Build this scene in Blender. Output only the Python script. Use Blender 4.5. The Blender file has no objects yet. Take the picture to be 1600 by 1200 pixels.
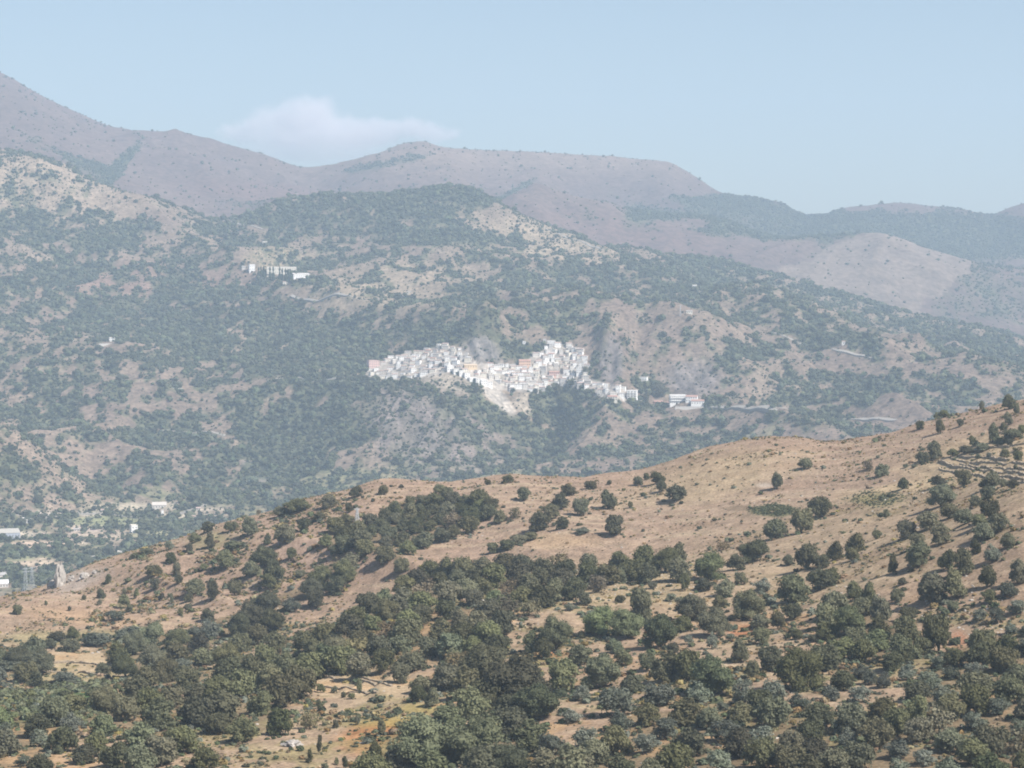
import bpy, bmesh, math, random
import numpy as np
from mathutils import Vector, Matrix
R = math.radians
SC = bpy.context.scene
COL = SC.collection
RNG = np.random.default_rng(7)
random.seed(7)

# ------------------------------------------------------------------ camera
HFOV = 24.0
F = 800.0 / math.tan(R(HFOV / 2))           # focal length in photo pixels (1600 wide)
CAMZ = 620.0                                # metres above the sea
PITCH = math.atan((600 - 440) / F)
CP, SP = math.cos(PITCH), math.sin(PITCH)
cam = bpy.data.cameras.new('camera')
cam.sensor_fit = 'HORIZONTAL'
cam.angle = R(HFOV)
cam.clip_start = 1.0
cam.clip_end = 90000
co = bpy.data.objects.new('camera', cam)
COL.objects.link(co)
co.location = (0, 0, CAMZ)
co.rotation_euler = (math.pi / 2 - PITCH, 0, 0)
SC.camera = co

# ------------------------------------------------------------------ sky, sun, exposure
SUN_EL, SUN_AZ = 47.0, 127.0                # azimuth clockwise from +Y (the view direction)
w = bpy.data.worlds.new('World')
SC.world = w
w.use_nodes = True
nt = w.node_tree
bg = nt.nodes['Background']
sky = nt.nodes.new('ShaderNodeTexSky')
sky.sky_type = 'NISHITA'
sky.sun_disc = False
sky.sun_elevation = R(SUN_EL)
sky.sun_rotation = R(SUN_AZ)
sky.altitude = 600
sky.air_density = 1.0
sky.dust_density = 1.3
sky.ozone_density = 0.5
nt.links.new(sky.outputs[0], bg.inputs[0])
bg.inputs[1].default_value = 0.075
sl = bpy.data.lights.new('sun', 'SUN')
sl.energy = 5.0
sl.angle = R(0.53)
sl.color = (1.0, 0.94, 0.86)
so = bpy.data.objects.new('sun', sl)
COL.objects.link(so)
SUN_DIR = Vector((math.sin(R(SUN_AZ)) * math.cos(R(SUN_EL)), math.cos(R(SUN_AZ)) * math.cos(R(SUN_EL)), math.sin(R(SUN_EL))))
so.rotation_euler = SUN_DIR.to_track_quat('Z', 'Y').to_euler()
so.location = (0, 0, 3000)
vs = SC.view_settings
vs.view_transform = 'Standard'
vs.look = 'None'
vs.gamma = 1.0
vs.use_curve_mapping = False
vs.exposure = 0.66
SC.render.engine = 'CYCLES'
cy = SC.cycles
cy.use_denoising = True
cy.denoiser = 'OPENIMAGEDENOISE'
cy.denoising_input_passes = 'RGB_ALBEDO_NORMAL'
cy.max_bounces = 10
cy.diffuse_bounces = 2
cy.glossy_bounces = 1
cy.transmission_bounces = 2
cy.transparent_max_bounces = 8
cy.volume_bounces = 8
cy.sample_clamp_indirect = 6
cy.use_adaptive_sampling = False
SC.render.use_motion_blur = False
cy.filter_width = 1.9

# ------------------------------------------------------------------ small helpers
def lerp(x, pts):
    xs = [p[0] for p in pts]; ys = [p[1] for p in pts]
    return np.interp(x, xs, ys)

def smoothcurve(x, pts):
    """C1 interpolation through points (x ascending)."""
    xs = np.array([p[0] for p in pts], float); ys = np.array([p[1] for p in pts], float)
    if len(xs) < 3:
        return np.interp(x, xs, ys)
    return pchip(xs, ys, np.clip(x, xs[0], xs[-1]))

def pchip(xs, ys, x):
    h = np.diff(xs); dl = np.diff(ys) / h
    m = np.zeros_like(ys)
    w1 = 2 * h[1:] + h[:-1]; w2 = h[1:] + 2 * h[:-1]
    ok = (dl[:-1] * dl[1:]) > 0
    with np.errstate(divide='ignore', invalid='ignore'):
        mm = (w1 + w2) / (w1 / dl[:-1] + w2 / dl[1:])
    m[1:-1] = np.where(ok, mm, 0.0)
    m[0] = dl[0]; m[-1] = dl[-1]
    i = np.clip(np.searchsorted(xs, x, side='right') - 1, 0, len(xs) - 2)
    t = (x - xs[i]) / h[i]
    t2, t3 = t * t, t * t * t
    return ((2 * t3 - 3 * t2 + 1) * ys[i] + (t3 - 2 * t2 + t) * h[i] * m[i]
            + (-2 * t3 + 3 * t2) * ys[i + 1] + (t3 - t2) * h[i] * m[i + 1])

def _hash(ix, iy, seed):
    n = (ix.astype(np.int64) * 374761393 + iy.astype(np.int64) * 668265263 + seed * 974711) & 0x7fffffff
    n = ((n ^ (n >> 13)) * 1274126177) & 0x7fffffff
    n = n ^ (n >> 16)
    return (n & 0xffff) / 65535.0

def vnoise(x, y, seed=0):
    """Value noise in -1..1."""
    x = np.asarray(x, float); y = np.asarray(y, float)
    ix = np.floor(x); iy = np.floor(y)
    fx = x - ix; fy = y - iy
    fx = fx * fx * fx * (fx * (fx * 6 - 15) + 10); fy = fy * fy * fy * (fy * (fy * 6 - 15) + 10)
    a = _hash(ix, iy, seed); b = _hash(ix + 1, iy, seed); c = _hash(ix, iy + 1, seed); d = _hash(ix + 1, iy + 1, seed)
    return ((a * (1 - fx) + b * fx) * (1 - fy) + (c * (1 - fx) + d * fx) * fy) * 2 - 1

def fbm(x, y, seed=0, octv=4, gain=0.5):
    s, a, n = 0.0, 1.0, 0.0
    for o in range(octv):
        cs, sn = math.cos(0.7 * o + 0.3), math.sin(0.7 * o + 0.3)
        k = 2.03 ** o
        s = s + a * vnoise((x * cs - y * sn) * k, (x * sn + y * cs) * k, seed + 31 * o)
        n += a; a *= gain
    return s / n

def ridged(x, y, seed=0, octv=3):
    s, a, n = 0.0, 1.0, 0.0
    for o in range(octv):
        k = 2.1 ** o
        s = s + a * (1 - 2 * np.abs(vnoise(x * k + 17 * o, y * k, seed + 57 * o)))
        n += a; a *= 0.5
    return s / n

def sst(a, b, x):
    t = np.clip((x - a) / (b - a), 0, 1)
    return t * t * (3 - 2 * t)

def slope_of_row(py):
    v = (600 - np.asarray(py, float)) / F
    return (v * CP - SP) / (CP + v * SP)

def to_px(X, Y, Z):
    dz = Z - CAMZ
    depth = Y * CP - dz * SP
    up = Y * SP + dz * CP
    return 800 + F * X / depth, 600 - F * up / depth

# ------------------------------------------------------------------ terrain heights
# rows of the land from near to far; y = the photo row at which that line of land appears from here, z = height relative to the camera
RIDGE = [(-400, 1000), (-100, 955), (0, 934), (60, 920), (110, 899), (150, 882), (210, 864), (280, 846), (330, 826), (380, 812), (430, 800), (480, 783), (540, 768),
         (600, 752), (650, 752), (700, 755), (750, 750), (800, 744), (850, 747), (900, 748), (950, 742), (1000, 737), (1050, 721), (1100, 703),
         (1150, 692), (1200, 684), (1250, 688), (1300, 692), (1340, 688), (1380, 681), (1440, 664), (1520, 645), (1600, 625), (1800, 580), (2100, 545)]
NEARCREST = [(-500, 200), (-200, 232), (0, 241), (40, 244), (100, 263), (150, 286), (200, 303), (250, 314), (300, 330), (340, 344), (380, 336), (450, 314), (520, 307), (580, 305),
             (640, 302), (700, 295), (730, 297), (760, 311), (800, 332), (850, 353), (900, 370), (940, 386), (1030, 396), (1150, 416), (1230, 437),
             (1330, 464), (1450, 500), (1600, 535), (1900, 585)]
SKY_ROW = [(-500, 30), (-200, 70), (0, 116), (60, 149), (130, 183), (170, 200), (210, 209), (270, 214), (340, 226), (370, 234), (410, 246), (450, 264), (500, 272), (540, 263),
           (575, 250), (600, 241), (630, 228), (660, 224), (690, 232), (740, 236), (800, 238), (850, 240), (900, 243), (950, 245), (1000, 250), (1040, 253), (1062, 262), (1090, 279),
           (1130, 303), (1180, 311), (1215, 316), (1240, 330), (1262, 338), (1290, 336), (1320, 325), (1360, 321), (1400, 317), (1450, 322), (1500, 327),
           (1530, 334), (1548, 337), (1575, 326), (1600, 318), (1700, 296), (1900, 310)]
MIDCREST = [(-500, 150), (0, 205), (150, 255), (300, 300), (420, 315), (500, 318), (640, 316), (720, 322), (775, 322), (810, 302), (838, 288), (870, 300), (900, 310), (950, 319), (1000, 333),
            (1060, 337), (1110, 341), (1150, 352), (1185, 365), (1230, 373), (1290, 372), (1330, 368), (1380, 366), (1410, 373), (1450, 388), (1500, 402), (1545, 413), (1600, 420), (1900, 440)]
def K(d, y=None, z=None, smooth=False):
    return (d, y, z, smooth)
KNOTS = [
    K([(0, 40)], z=[(0, -30)]),
    K([(0, 300)], z=[(0, -80)]),
    K([(0, 530), (1600, 455)], y=[(0, 1205), (1600, 1205)]),
    K([(0, 640), (800, 605), (1600, 560)], y=[(0, 1112), (400, 1105), (800, 1072), (1200, 1048), (1600, 1025)]),
    K([(0, 760), (500, 790), (1200, 790), (1600, 730)], y=[(-300, 1080), (0, 1065), (200, 1052), (380, 1025), (520, 975), (620, 935), (700, 912), (800, 900), (1000, 892), (1200, 878), (1400, 832), (1600, 765)]),
    K([(0, 850), (500, 880), (1600, 830)], y=[(-300, 1040), (0, 1020), (200, 1003), (380, 990), (450, 978), (520, 962), (620, 934), (700, 914), (800, 902), (1000, 893), (1100, 873), (1200, 848), (1400, 800), (1600, 728)]),
    K([(0, 950), (800, 960), (1600, 920)], y=[(-300, 1000), (0, 968), (150, 960), (300, 935), (450, 892), (600, 852), (800, 832), (1000, 820), (1200, 790), (1400, 752), (1600, 688)]),
    K([(0, 1080), (1000, 1090), (1600, 1030)], y=RIDGE),
    K([(0, 1350)], z='ridge'),
    K([(0, 1950)], z=[(0, -285), (900, -270), (1600, -230)]),
    K([(0, 2300)], z=[(-200, -306), (600, -300), (1100, -260), (1600, -225)]),
    K([(0, 2860)], z=[(-200, -302), (600, -285), (1100, -235), (1600, -205)]),
    K([(0, 3150)], y=[(0, 797), (200, 792), (400, 768), (500, 752), (600, 742), (800, 742), (1000, 712), (1200, 690), (1400, 680), (1600, 668)]),
    K([(0, 3380)], y=[(-100, 690), (150, 700), (300, 700), (450, 680), (560, 615), (600, 600), (680, 592), (740, 606), (800, 640), (860, 650), (900, 640), (940, 630), (1000, 640), (1150, 645), (1300, 640), (1600, 622)], smooth=True),
    K([(0, 3540)], y=[(0, 640), (300, 632), (480, 590), (560, 575), (640, 556), (700, 540), (760, 545), (860, 537), (920, 545), (960, 560), (1010, 590), (1100, 590), (1200, 598), (1300, 600), (1600, 592)], smooth=True),
    K([(0, 4000)], y=[(0, 515), (300, 510), (600, 482), (800, 478), (1000, 482), (1080, 487), (1200, 500), (1400, 545), (1600, 562)], smooth=True),
    K([(0, 4550)], y=[(-300, 320), (0, 338), (150, 375), (300, 405), (500, 400), (700, 385), (800, 400), (950, 425), (1100, 447), (1300, 492), (1450, 524), (1600, 549)], smooth=True),
    K([(0, 4900)], y=NEARCREST),
    K([(0, 5250)], z='crest'),
    K([(0, 6000)], y=MIDCREST),
    K([(0, 6350)], y=[(-400, 120), (0, 166), (200, 238), (400, 278), (500, 296), (600, 285), (700, 295), (760, 318), (840, 312), (900, 330), (1000, 352), (1110, 362), (1200, 386), (1340, 396), (1450, 412), (1600, 440)]),
    K([(0, 7300)], y=SKY_ROW),
    K([(0, 8500)], z='sky'),
    K([(0, 10500)], z=[(0, -250)]),
]
# columns (tangent of the azimuth) and rows (depth)
half = 0.232
tc = np.arange(-half, half + 1e-9, 0.00078)
out = half + np.cumsum(np.linspace(0.002, 0.012, 20))
T = np.concatenate([-out[::-1], tc, out])
def rows_seg(a, b, n, geo=False):
    return list(np.geomspace(a, b, n, endpoint=False) if geo else np.linspace(a, b, n, endpoint=False))
DROWS = np.array(rows_seg(40, 440, 14) + rows_seg(440, 860, 185, True) + rows_seg(860, 1100, 125) + rows_seg(1100, 2000, 16) + rows_seg(2000, 2300, 10)
                 + rows_seg(2300, 3150, 70) + rows_seg(3150, 3380, 46) + rows_seg(3380, 3560, 46) + rows_seg(3560, 4900, 125) + rows_seg(4900, 5300, 14)
                 + rows_seg(5300, 6050, 52) + rows_seg(6050, 6400, 14) + rows_seg(6400, 7320, 56) + rows_seg(7320, 10500, 14) + [10500.0])
NC, NR = len(T), len(DROWS)

def knot_arrays():
    x0 = 800 + T * F * CP
    D, Z, dbg = [], [], {}
    for (d, y, z, sm) in KNOTS:
        dd = lerp(x0, d)
        if z is None:
            x = x0
            for _ in range(2):
                yy = smoothcurve(x, y) if (sm or len(y) > 2) else lerp(x, y)
                v = (600 - yy) / F
                x = 800 + T * F * (CP + v * SP)
            zz = slope_of_row(yy) * dd
        elif z == 'ridge':
            zz = np.minimum(Z[-1] - 62, -150 + 0 * dd) if False else Z[-1] - 66
        elif z == 'crest':
            zz = Z[-1] - 40 - 0 * dd
            left = sst(380, 150, x0)
            zz = zz + left * 30
        elif z == 'sky':
            zz = Z[-1] - 260
        else:
            zz = lerp(x0, z)
        D.append(dd); Z.append(zz)
    return np.array(D), np.array(Z)
KD, KZ = knot_arrays()
HZ = np.zeros((NR, NC))
for c in range(NC):
    HZ[:, c] = pchip(KD[:, c], KZ[:, c], np.clip(DROWS, KD[0, c], KD[-1, c]))
GX = DROWS[:, None] * T[None, :]
GY = np.repeat(DROWS[:, None], NC, 1)
def near(dc, sig):
    return np.exp(-((GY - dc) / sig) ** 2)
# relief: near hills, main mountain, far ranges
ridge_d = KD[7][None, :]
wn = sst(380, 520, GY) * (1 - sst(1150, 1400, GY)) * (1 - 0.8 * np.exp(-((GY - ridge_d) / 45) ** 2))
HZ += wn * (2.6 * fbm(GX / 75, GY / 75, 3, 3) + 0.75 * fbm(GX / 15, GY / 15, 9, 3) + 0.22 * fbm(GX / 3.2, GY / 3.2, 13, 2))
HZ += 0.9 * fbm(GX / 14, GY / 14, 21, 3) * np.exp(-((GY - ridge_d) / 45) ** 2)
# gullies on the flank of the dry ridge
wf = sst(860, 930, GY) * (1 - sst(1010, 1080, GY))
pxg, pyg = to_px(GX, GY, HZ + CAMZ)
HZ += wf * 5.0 * ridged((GX + 0.6 * GY) / 60, (GY - 0.6 * GX) / 240, 71, 2) * sst(1050, 800, pxg)
town_w = np.exp(-(((pxg - 790) / 230) ** 2)) * np.exp(-((GY - 3470) / 130) ** 2)
wm = sst(2900, 3250, GY) * (1 - sst(5000, 5400, GY)) * (1 - 0.93 * near(4900, 150)) * (1 - 0.9 * town_w)
gx, gy = GX + 0.55 * GY, GY - 0.55 * GX
RID = ridged(gx / 420, gy / 1200, 5, 2)
RID2 = ridged((GX - 0.3 * GY) / 190, GY / 420, 15, 2)
HZ += wm * (44 * ridged(gx / 420, gy / 1200, 5, 2) + 19 * ridged((GX - 0.3 * GY) / 190, GY / 420, 15, 2) + 8 * fbm(GX / 60, GY / 60, 25, 3) + 1.6 * fbm(GX / 15, GY / 15, 26, 2))
HZ += 1.8 * fbm(GX / 18, GY / 18, 27, 2) * near(4900, 150)
wb = sst(5300, 5700, GY) * (1 - 0.93 * near(6000, 200)) * (1 - 0.97 * near(7300, 420)) * (1 - sst(7500, 8000, GY))
HZ += wb * (40 * ridged((GX + 0.5 * GY) / 520, (GY - 0.5 * GX) / 1300, 35, 3) + 20 * ridged((GX - 0.4 * GY) / 220, GY / 500, 45, 2) + 4 * fbm(GX / 80, GY / 80, 46, 3))
HZ += 2.2 * fbm(GX / 30, GY / 30, 47, 3) * (near(7300, 200) + near(6000, 160))
# valley floor: low river terraces
wv = sst(1700, 2000, GY) * (1 - sst(2950, 3150, GY))
HZ += wv * (5 * fbm(GX / 160, GY / 160, 51, 3) + 1.2 * fbm(GX / 30, GY / 30, 52, 2))
# spur of the mountain that comes into the valley on the near side
def bump(px, d, h, sx, sd, rot=0.0):
    X0 = (px - 800) / F * d
    a, b = GX - X0, GY - d
    cs, sn = math.cos(rot), math.sin(rot)
    a, b = a * cs - b * sn, a * sn + b * cs
    return h * np.exp(-(a / sx) ** 2 - (b / sd) ** 2)
HZ += bump(-60, 3030, 118, 120, 170, 0.2) + bump(300, 3010, 22, 60, 60) + bump(430, 3040, 16, 40, 50)
HZ += bump(1080, 3640, 34, 110, 130) + bump(955, 3520, 30, 22, 70)          # rocky knob beside the village
HZ += bump(757, 3540, 60, 32, 44)                                             # crag in the village
HZ += bump(946, 3500, 13, 10, 50) + bump(975, 3510, 14, 14, 60)
HZ -= bump(961, 3500, 15, 9, 80, 0.15)
HZ -= bump(868, 3400, 26, 26, 140, 0.1)                                       # wooded ravine below the village
PX, PY = to_px(GX, GY, HZ + CAMZ)
# farmed terraces: steps of the ground on the slope
def terrace(mask, step, strength=1.0):
    global HZ
    q = HZ + 0.6 * fbm(GX / 30, GY / 30, 61, 2)
    fr = q / step - np.floor(q / step)
    st = (np.floor(q / step) + sst(0.62, 1.0, fr)) * step
    HZ = HZ + mask * strength * (st - q)
def blob(cx, cy, rx, ry, rot=0.0, soft=0.35, jitter=0.0, seed=1, dmin=0, dmax=1e9):
    cs, sn = math.cos(R(rot)), math.sin(R(rot))
    a, b = PX - cx, PY - cy
    a, b = (a * cs + b * sn) / rx, (-a * sn + b * cs) / ry
    r = np.sqrt(a * a + b * b)
    if jitter:
        r = r + jitter * fbm(GX / (0.0135 * GY), GY / (0.05 * GY), seed, 3)
    return sst(1 + soft, 1 - soft, r) * (GY >= dmin) * (GY <= dmax)
M_TERR_R = blob(1560, 712, 150, 36, -8, 0.3, dmin=820, dmax=1120)
M_TERR_L = blob(560, 1062, 95, 30, 4, 0.3, dmax=800)
M_TERR_V = blob(105, 1045, 90, 30, -6, 0.3, dmax=900)
terrace(M_TERR_R, 2.6, 0.3)
terrace(M_TERR_L, 1.5)
terrace(M_TERR_V, 2.0)
M_TERR_C = blob(435, 405, 50, 20, 0, 0.3, dmin=4000, dmax=5000)
M_TERR_D = blob(840, 632, 40, 14, 0, 0.4, dmin=3250, dmax=3600)
terrace(M_TERR_C, 7.0)
terrace(M_TERR_D, 6.0, 0.8)
M_CRAG = blob(757, 553, 34, 26, 25, 0.35, 0.3, 4, dmin=3350, dmax=3900)
HZ += M_CRAG * 13 * ridged((GX + 0.3 * GY) / 15, GY / 90, 81, 2)
M_ROCK_R = np.maximum(blob(1080, 592, 46, 30, 0, 0.4, 0.4, 5, 3100, 4000), blob(955, 565, 18, 34, 0, 0.4, 0.3, 6, 3100, 4000))
HZ += M_ROCK_R * 7 * ridged((GX + 0.2 * GY) / 18, GY / 120, 82, 2)
M_ROCK_S = blob(640, 670, 75, 50, 35, 0.5, 0.5, 7, 3000, 3500)
HZ += M_ROCK_S * 9 * ridged((GX - 0.2 * GY) / 24, GY / 100, 83, 2)
PX, PY = to_px(GX, GY, HZ + CAMZ)
ROWTOP = np.minimum.accumulate(PY, axis=0)       # highest photo row reached so far along each column
VIS = PY <= ROWTOP + 0.05

def ground(px, py, dmin=300, dmax=9000):
    """World point of the land seen at photo position (px, py) between two depths."""
    px, py = float(px), float(py)
    x = px
    t = (px - 800) / F / (CP + (600 - py) / F * SP)
    c = np.searchsorted(T, t) - 1
    c = int(np.clip(c, 0, NC - 2)); f = float(np.clip((t - T[c]) / (T[c + 1] - T[c]), 0, 1))
    r0 = int(np.searchsorted(DROWS, dmin)); r1 = int(np.searchsorted(DROWS, dmax))
    z = HZ[r0:r1, c] * (1 - f) + HZ[r0:r1, c + 1] * f
    y = DROWS[r0:r1]
    s = slope_of_row(py)
    g = z - s * y
    hit = np.nonzero((g[1:] >= 0) & (g[:-1] < 0))[0]
    if g[0] >= 0 and dmin > 440:
        return ground(px, py, 430, dmax)
    if len(hit) == 0:
        k = int(np.argmax(g / y)); Y = y[k]
    else:
        k = hit[0]; u = -g[k] / (g[k + 1] - g[k]); Y = y[k] + u * (y[k + 1] - y[k])
    return Vector((t * Y, Y, ground_z(t * Y, Y)))

def ground_z(X, Y):
    t = X / Y
    c = int(np.clip(np.searchsorted(T, t) - 1, 0, NC - 2)); f = (t - T[c]) / (T[c + 1] - T[c])
    r = int(np.clip(np.searchsorted(DROWS, Y) - 1, 0, NR - 2)); g = (Y - DROWS[r]) / (DROWS[r + 1] - DROWS[r])
    a = HZ[r, c] * (1 - f) + HZ[r, c + 1] * f
    b = HZ[r + 1, c] * (1 - f) + HZ[r + 1, c + 1] * f
    return float(a * (1 - g) + b * g) + CAMZ

def ground_z_many(X, Y):
    t = X / Y
    c = np.clip(np.searchsorted(T, t) - 1, 0, NC - 2); f = (t - T[c]) / (T[c + 1] - T[c])
    r = np.clip(np.searchsorted(DROWS, Y) - 1, 0, NR - 2); g = (Y - DROWS[r]) / (DROWS[r + 1] - DROWS[r])
    a = HZ[r, c] * (1 - f) + HZ[r, c + 1] * f
    b = HZ[r + 1, c] * (1 - f) + HZ[r + 1, c + 1] * f
    return a * (1 - g) + b * g + CAMZ

# ------------------------------------------------------------------ materials
def new_mat(name):
    m = bpy.data.materials.new(name)
    m.use_nodes = True
    t = m.node_tree
    t.nodes.clear()
    o = t.nodes.new('ShaderNodeOutputMaterial')
    return m, t, o
def N(t, typ, **kw):
    n = t.nodes.new(typ)
    for k, v in kw.items():
        setattr(n, k, v)
    return n
def mixrgb(t, mode, fac, a, b):
    n = t.nodes.new('ShaderNodeMix')
    n.data_type = 'RGBA'; n.blend_type = mode
    for sock, v in ((n.inputs[0], fac), (n.inputs[6], a), (n.inputs[7], b)):
        if hasattr(v, 'links') or hasattr(v, 'is_linked'):
            t.links.new(v, sock)
        elif isinstance(v, (int, float)):
            sock.default_value = v
        else:
            sock.default_value = tuple(v) + ((1,) if len(v) == 3 else ())
    return n.outputs[2]
def noise(t, vec, scale, detail=3.0, rough=0.55):
    n = N(t, 'ShaderNodeTexNoise')
    n.inputs['Scale'].default_value = scale
    n.inputs['Detail'].default_value = detail
    n.inputs['Roughness'].default_value = rough
    t.links.new(vec, n.inputs['Vector'])
    return n.outputs['Fac']
def ramp(t, fac, a, b, lo=0.0, hi=1.0):
    n = N(t, 'ShaderNodeMapRange')
    n.inputs['From Min'].default_value = a; n.inputs['From Max'].default_value = b
    n.inputs['To Min'].default_value = lo; n.inputs['To Max'].default_value = hi
    t.links.new(fac, n.inputs['Value'])
    return n.outputs['Result']

def terrain_material(name, fine, mid, amp_f, amp_m, bump=0.0):
    m, t, o = new_mat(name)
    b = N(t, 'ShaderNodeBsdfDiffuse')
    b.inputs['Roughness'].default_value = 0.6
    tc = N(t, 'ShaderNodeTexCoord')
    at = N(t, 'ShaderNodeAttribute', attribute_name='tint')
    nf = ramp(t, noise(t, tc.outputs['Object'], fine, 3), 0.3, 0.7, 1 - amp_f, 1 + amp_f)
    nm = ramp(t, noise(t, tc.outputs['Object'], mid, 4), 0.3, 0.7, 1 - amp_m, 1 + amp_m)
    mul = N(t, 'ShaderNodeMath', operation='MULTIPLY')
    t.links.new(nf, mul.inputs[0]); t.links.new(nm, mul.inputs[1])
    c = mixrgb(t, 'MULTIPLY', 1.0, at.outputs['Color'], (1, 1, 1))
    vm = N(t, 'ShaderNodeVectorMath', operation='SCALE')
    t.links.new(c, vm.inputs[0]); t.links.new(mul.outputs[0], vm.inputs['Scale'])
    t.links.new(vm.outputs[0], b.inputs['Color'])
    if bump:
        bp = N(t, 'ShaderNodeBump')
        bp.inputs['Strength'].default_value = 0.8
        bp.inputs['Distance'].default_value = bump
        t.links.new(noise(t, tc.outputs['Object'], fine * 0.8, 4), bp.inputs['Height'])
        t.links.new(bp.outputs[0], b.inputs['Normal'])
    t.links.new(b.outputs[0], o.inputs[0])
    return m
MAT_NEAR = terrain_material('dry_ground', 1.1, 0.16, 0.34, 0.20, 0.35)
MAT_MTN = terrain_material('mountain_ground', 0.16, 0.04, 0.38, 0.20, 1.6)
MAT_FAR = terrain_material('far_ground', 0.08, 0.02, 0.28, 0.18, 2.5)

def foliage_material(name, col, col2, hue_j=0.025, val=(0.62, 1.45), trans=0.25):
    m, t, o = new_mat(name)
    oi = N(t, 'ShaderNodeObjectInfo')
    tc = N(t, 'ShaderNodeTexCoord')
    n1 = ramp(t, noise(t, tc.outputs['Object'], 3.0, 2), 0.35, 0.65)
    c = mixrgb(t, 'MIX', n1, col, col2)
    hsv = N(t, 'ShaderNodeHueSaturation')
    t.links.new(ramp(t, oi.outputs['Random'], 0, 1, val[0], val[1]), hsv.inputs['Value'])
    fr = N(t, 'ShaderNodeMath', operation='FRACT')
    m7 = N(t, 'ShaderNodeMath', operation='MULTIPLY'); m7.inputs[1].default_value = 7.31
    t.links.new(oi.outputs['Random'], m7.inputs[0]); t.links.new(m7.outputs[0], fr.inputs[0])
    t.links.new(ramp(t, fr.outputs[0], 0, 1, 0.5 - hue_j, 0.5 + hue_j), hsv.inputs['Hue'])
    m13 = N(t, 'ShaderNodeMath', operation='MULTIPLY'); m13.inputs[1].default_value = 13.7
    fr2 = N(t, 'ShaderNodeMath', operation='FRACT')
    t.links.new(oi.outputs['Random'], m13.inputs[0]); t.links.new(m13.outputs[0], fr2.inputs[0])
    t.links.new(ramp(t, fr2.outputs[0], 0, 1, 0.75, 1.15), hsv.inputs['Saturation'])
    t.links.new(c, hsv.inputs['Color'])
    d = N(t, 'ShaderNodeBsdfDiffuse')
    t.links.new(hsv.outputs[0], d.inputs['Color'])
    if trans:
        tr = N(t, 'ShaderNodeBsdfTranslucent')
        t.links.new(hsv.outputs[0], tr.inputs['Color'])
        mx = N(t, 'ShaderNodeMixShader'); mx.inputs[0].default_value = trans
        t.links.new(d.outputs[0], mx.inputs[1]); t.links.new(tr.outputs[0], mx.inputs[2])
        t.links.new(mx.outputs[0], o.inputs[0])
    else:
        t.links.new(d.outputs[0], o.inputs[0])
    return m
MAT_OAK = foliage_material('dark_leaves', (0.132, 0.132, 0.076), (0.185, 0.18, 0.105), trans=0.32)
MAT_BROAD = foliage_material('mid_green_leaves', (0.13, 0.142, 0.08), (0.175, 0.185, 0.105))
MAT_OLIVE = foliage_material('grey_leaves', (0.13, 0.145, 0.105), (0.20, 0.21, 0.16), 0.015)
MAT_DRY = foliage_material('dry_leaves', (0.15, 0.125, 0.075), (0.21, 0.18, 0.11), 0.02)
MAT_CYP = foliage_material('cypress_leaves', (0.03, 0.045, 0.022), (0.045, 0.06, 0.03))
MAT_SCRUB = foliage_material('scrub_leaves', (0.07, 0.082, 0.048), (0.105, 0.114, 0.066), 0.03, (0.55, 1.5), 0.0)
MAT_GRASS = foliage_material('tuft_leaves', (0.26, 0.20, 0.10), (0.34, 0.26, 0.14), 0.03, (0.6, 1.3), 0.2)

def plain(name, col, var=0.12, scale=0.6, rough=0.9):
    m, t, o = new_mat(name)
    b = N(t, 'ShaderNodeBsdfPrincipled')
    b.inputs['Roughness'].default_value = rough
    b.inputs['Specular IOR Level'].default_value = 0.2
    tc = N(t, 'ShaderNodeTexCoord')
    f = ramp(t, noise(t, tc.outputs['Object'], scale, 4), 0.3, 0.7, 1 - var, 1 + var)
    vm = N(t, 'ShaderNodeVectorMath', operation='SCALE')
    vm.inputs[0].default_value = col
    t.links.new(f, vm.inputs['Scale'])
    t.links.new(vm.outputs[0], b.inputs['Base Color'])
    t.links.new(b.outputs[0], o.inputs[0])
    return m
def object_tinted(name, var=0.08, scale=0.5):
    """Render (lime wash, plaster) whose colour is the house's own object colour, with weathering."""
    m, t, o = new_mat(name)
    b = N(t, 'ShaderNodeBsdfPrincipled')
    b.inputs['Roughness'].default_value = 0.9
    b.inputs['Specular IOR Level'].default_value = 0.2
    oi = N(t, 'ShaderNodeObjectInfo')
    tc = N(t, 'ShaderNodeTexCoord')
    f = ramp(t, noise(t, tc.outputs['Object'], scale, 4), 0.3, 0.7, 1 - var, 1 + var)
    vm = N(t, 'ShaderNodeVectorMath', operation='SCALE')
    t.links.new(oi.outputs['Color'], vm.inputs[0])
    t.links.new(f, vm.inputs['Scale'])
    t.links.new(vm.outputs[0], b.inputs['Base Color'])
    t.links.new(b.outputs[0], o.inputs[0])
    return m
MAT_BARK = plain('bark', (0.12, 0.095, 0.07), 0.3, 3)
MAT_ROCK = plain('grey_rock', (0.36, 0.33, 0.30), 0.3, 0.8)
MAT_STONE = plain('pale_stone', (0.42, 0.38, 0.33), 0.3, 0.8)
MAT_WALL = object_tinted('house_render')
MAT_ROOF = object_tinted('roof_tiles', 0.2, 0.9)
MAT_DARK = plain('window_opening', (0.05, 0.05, 0.055), 0.2, 1, 0.4)
MAT_ROAD = plain('road_surface', (0.30, 0.275, 0.24), 0.15, 0.1)
MAT_STEEL = plain('galvanised_steel', (0.45, 0.46, 0.47), 0.1, 1, 0.6)

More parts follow.
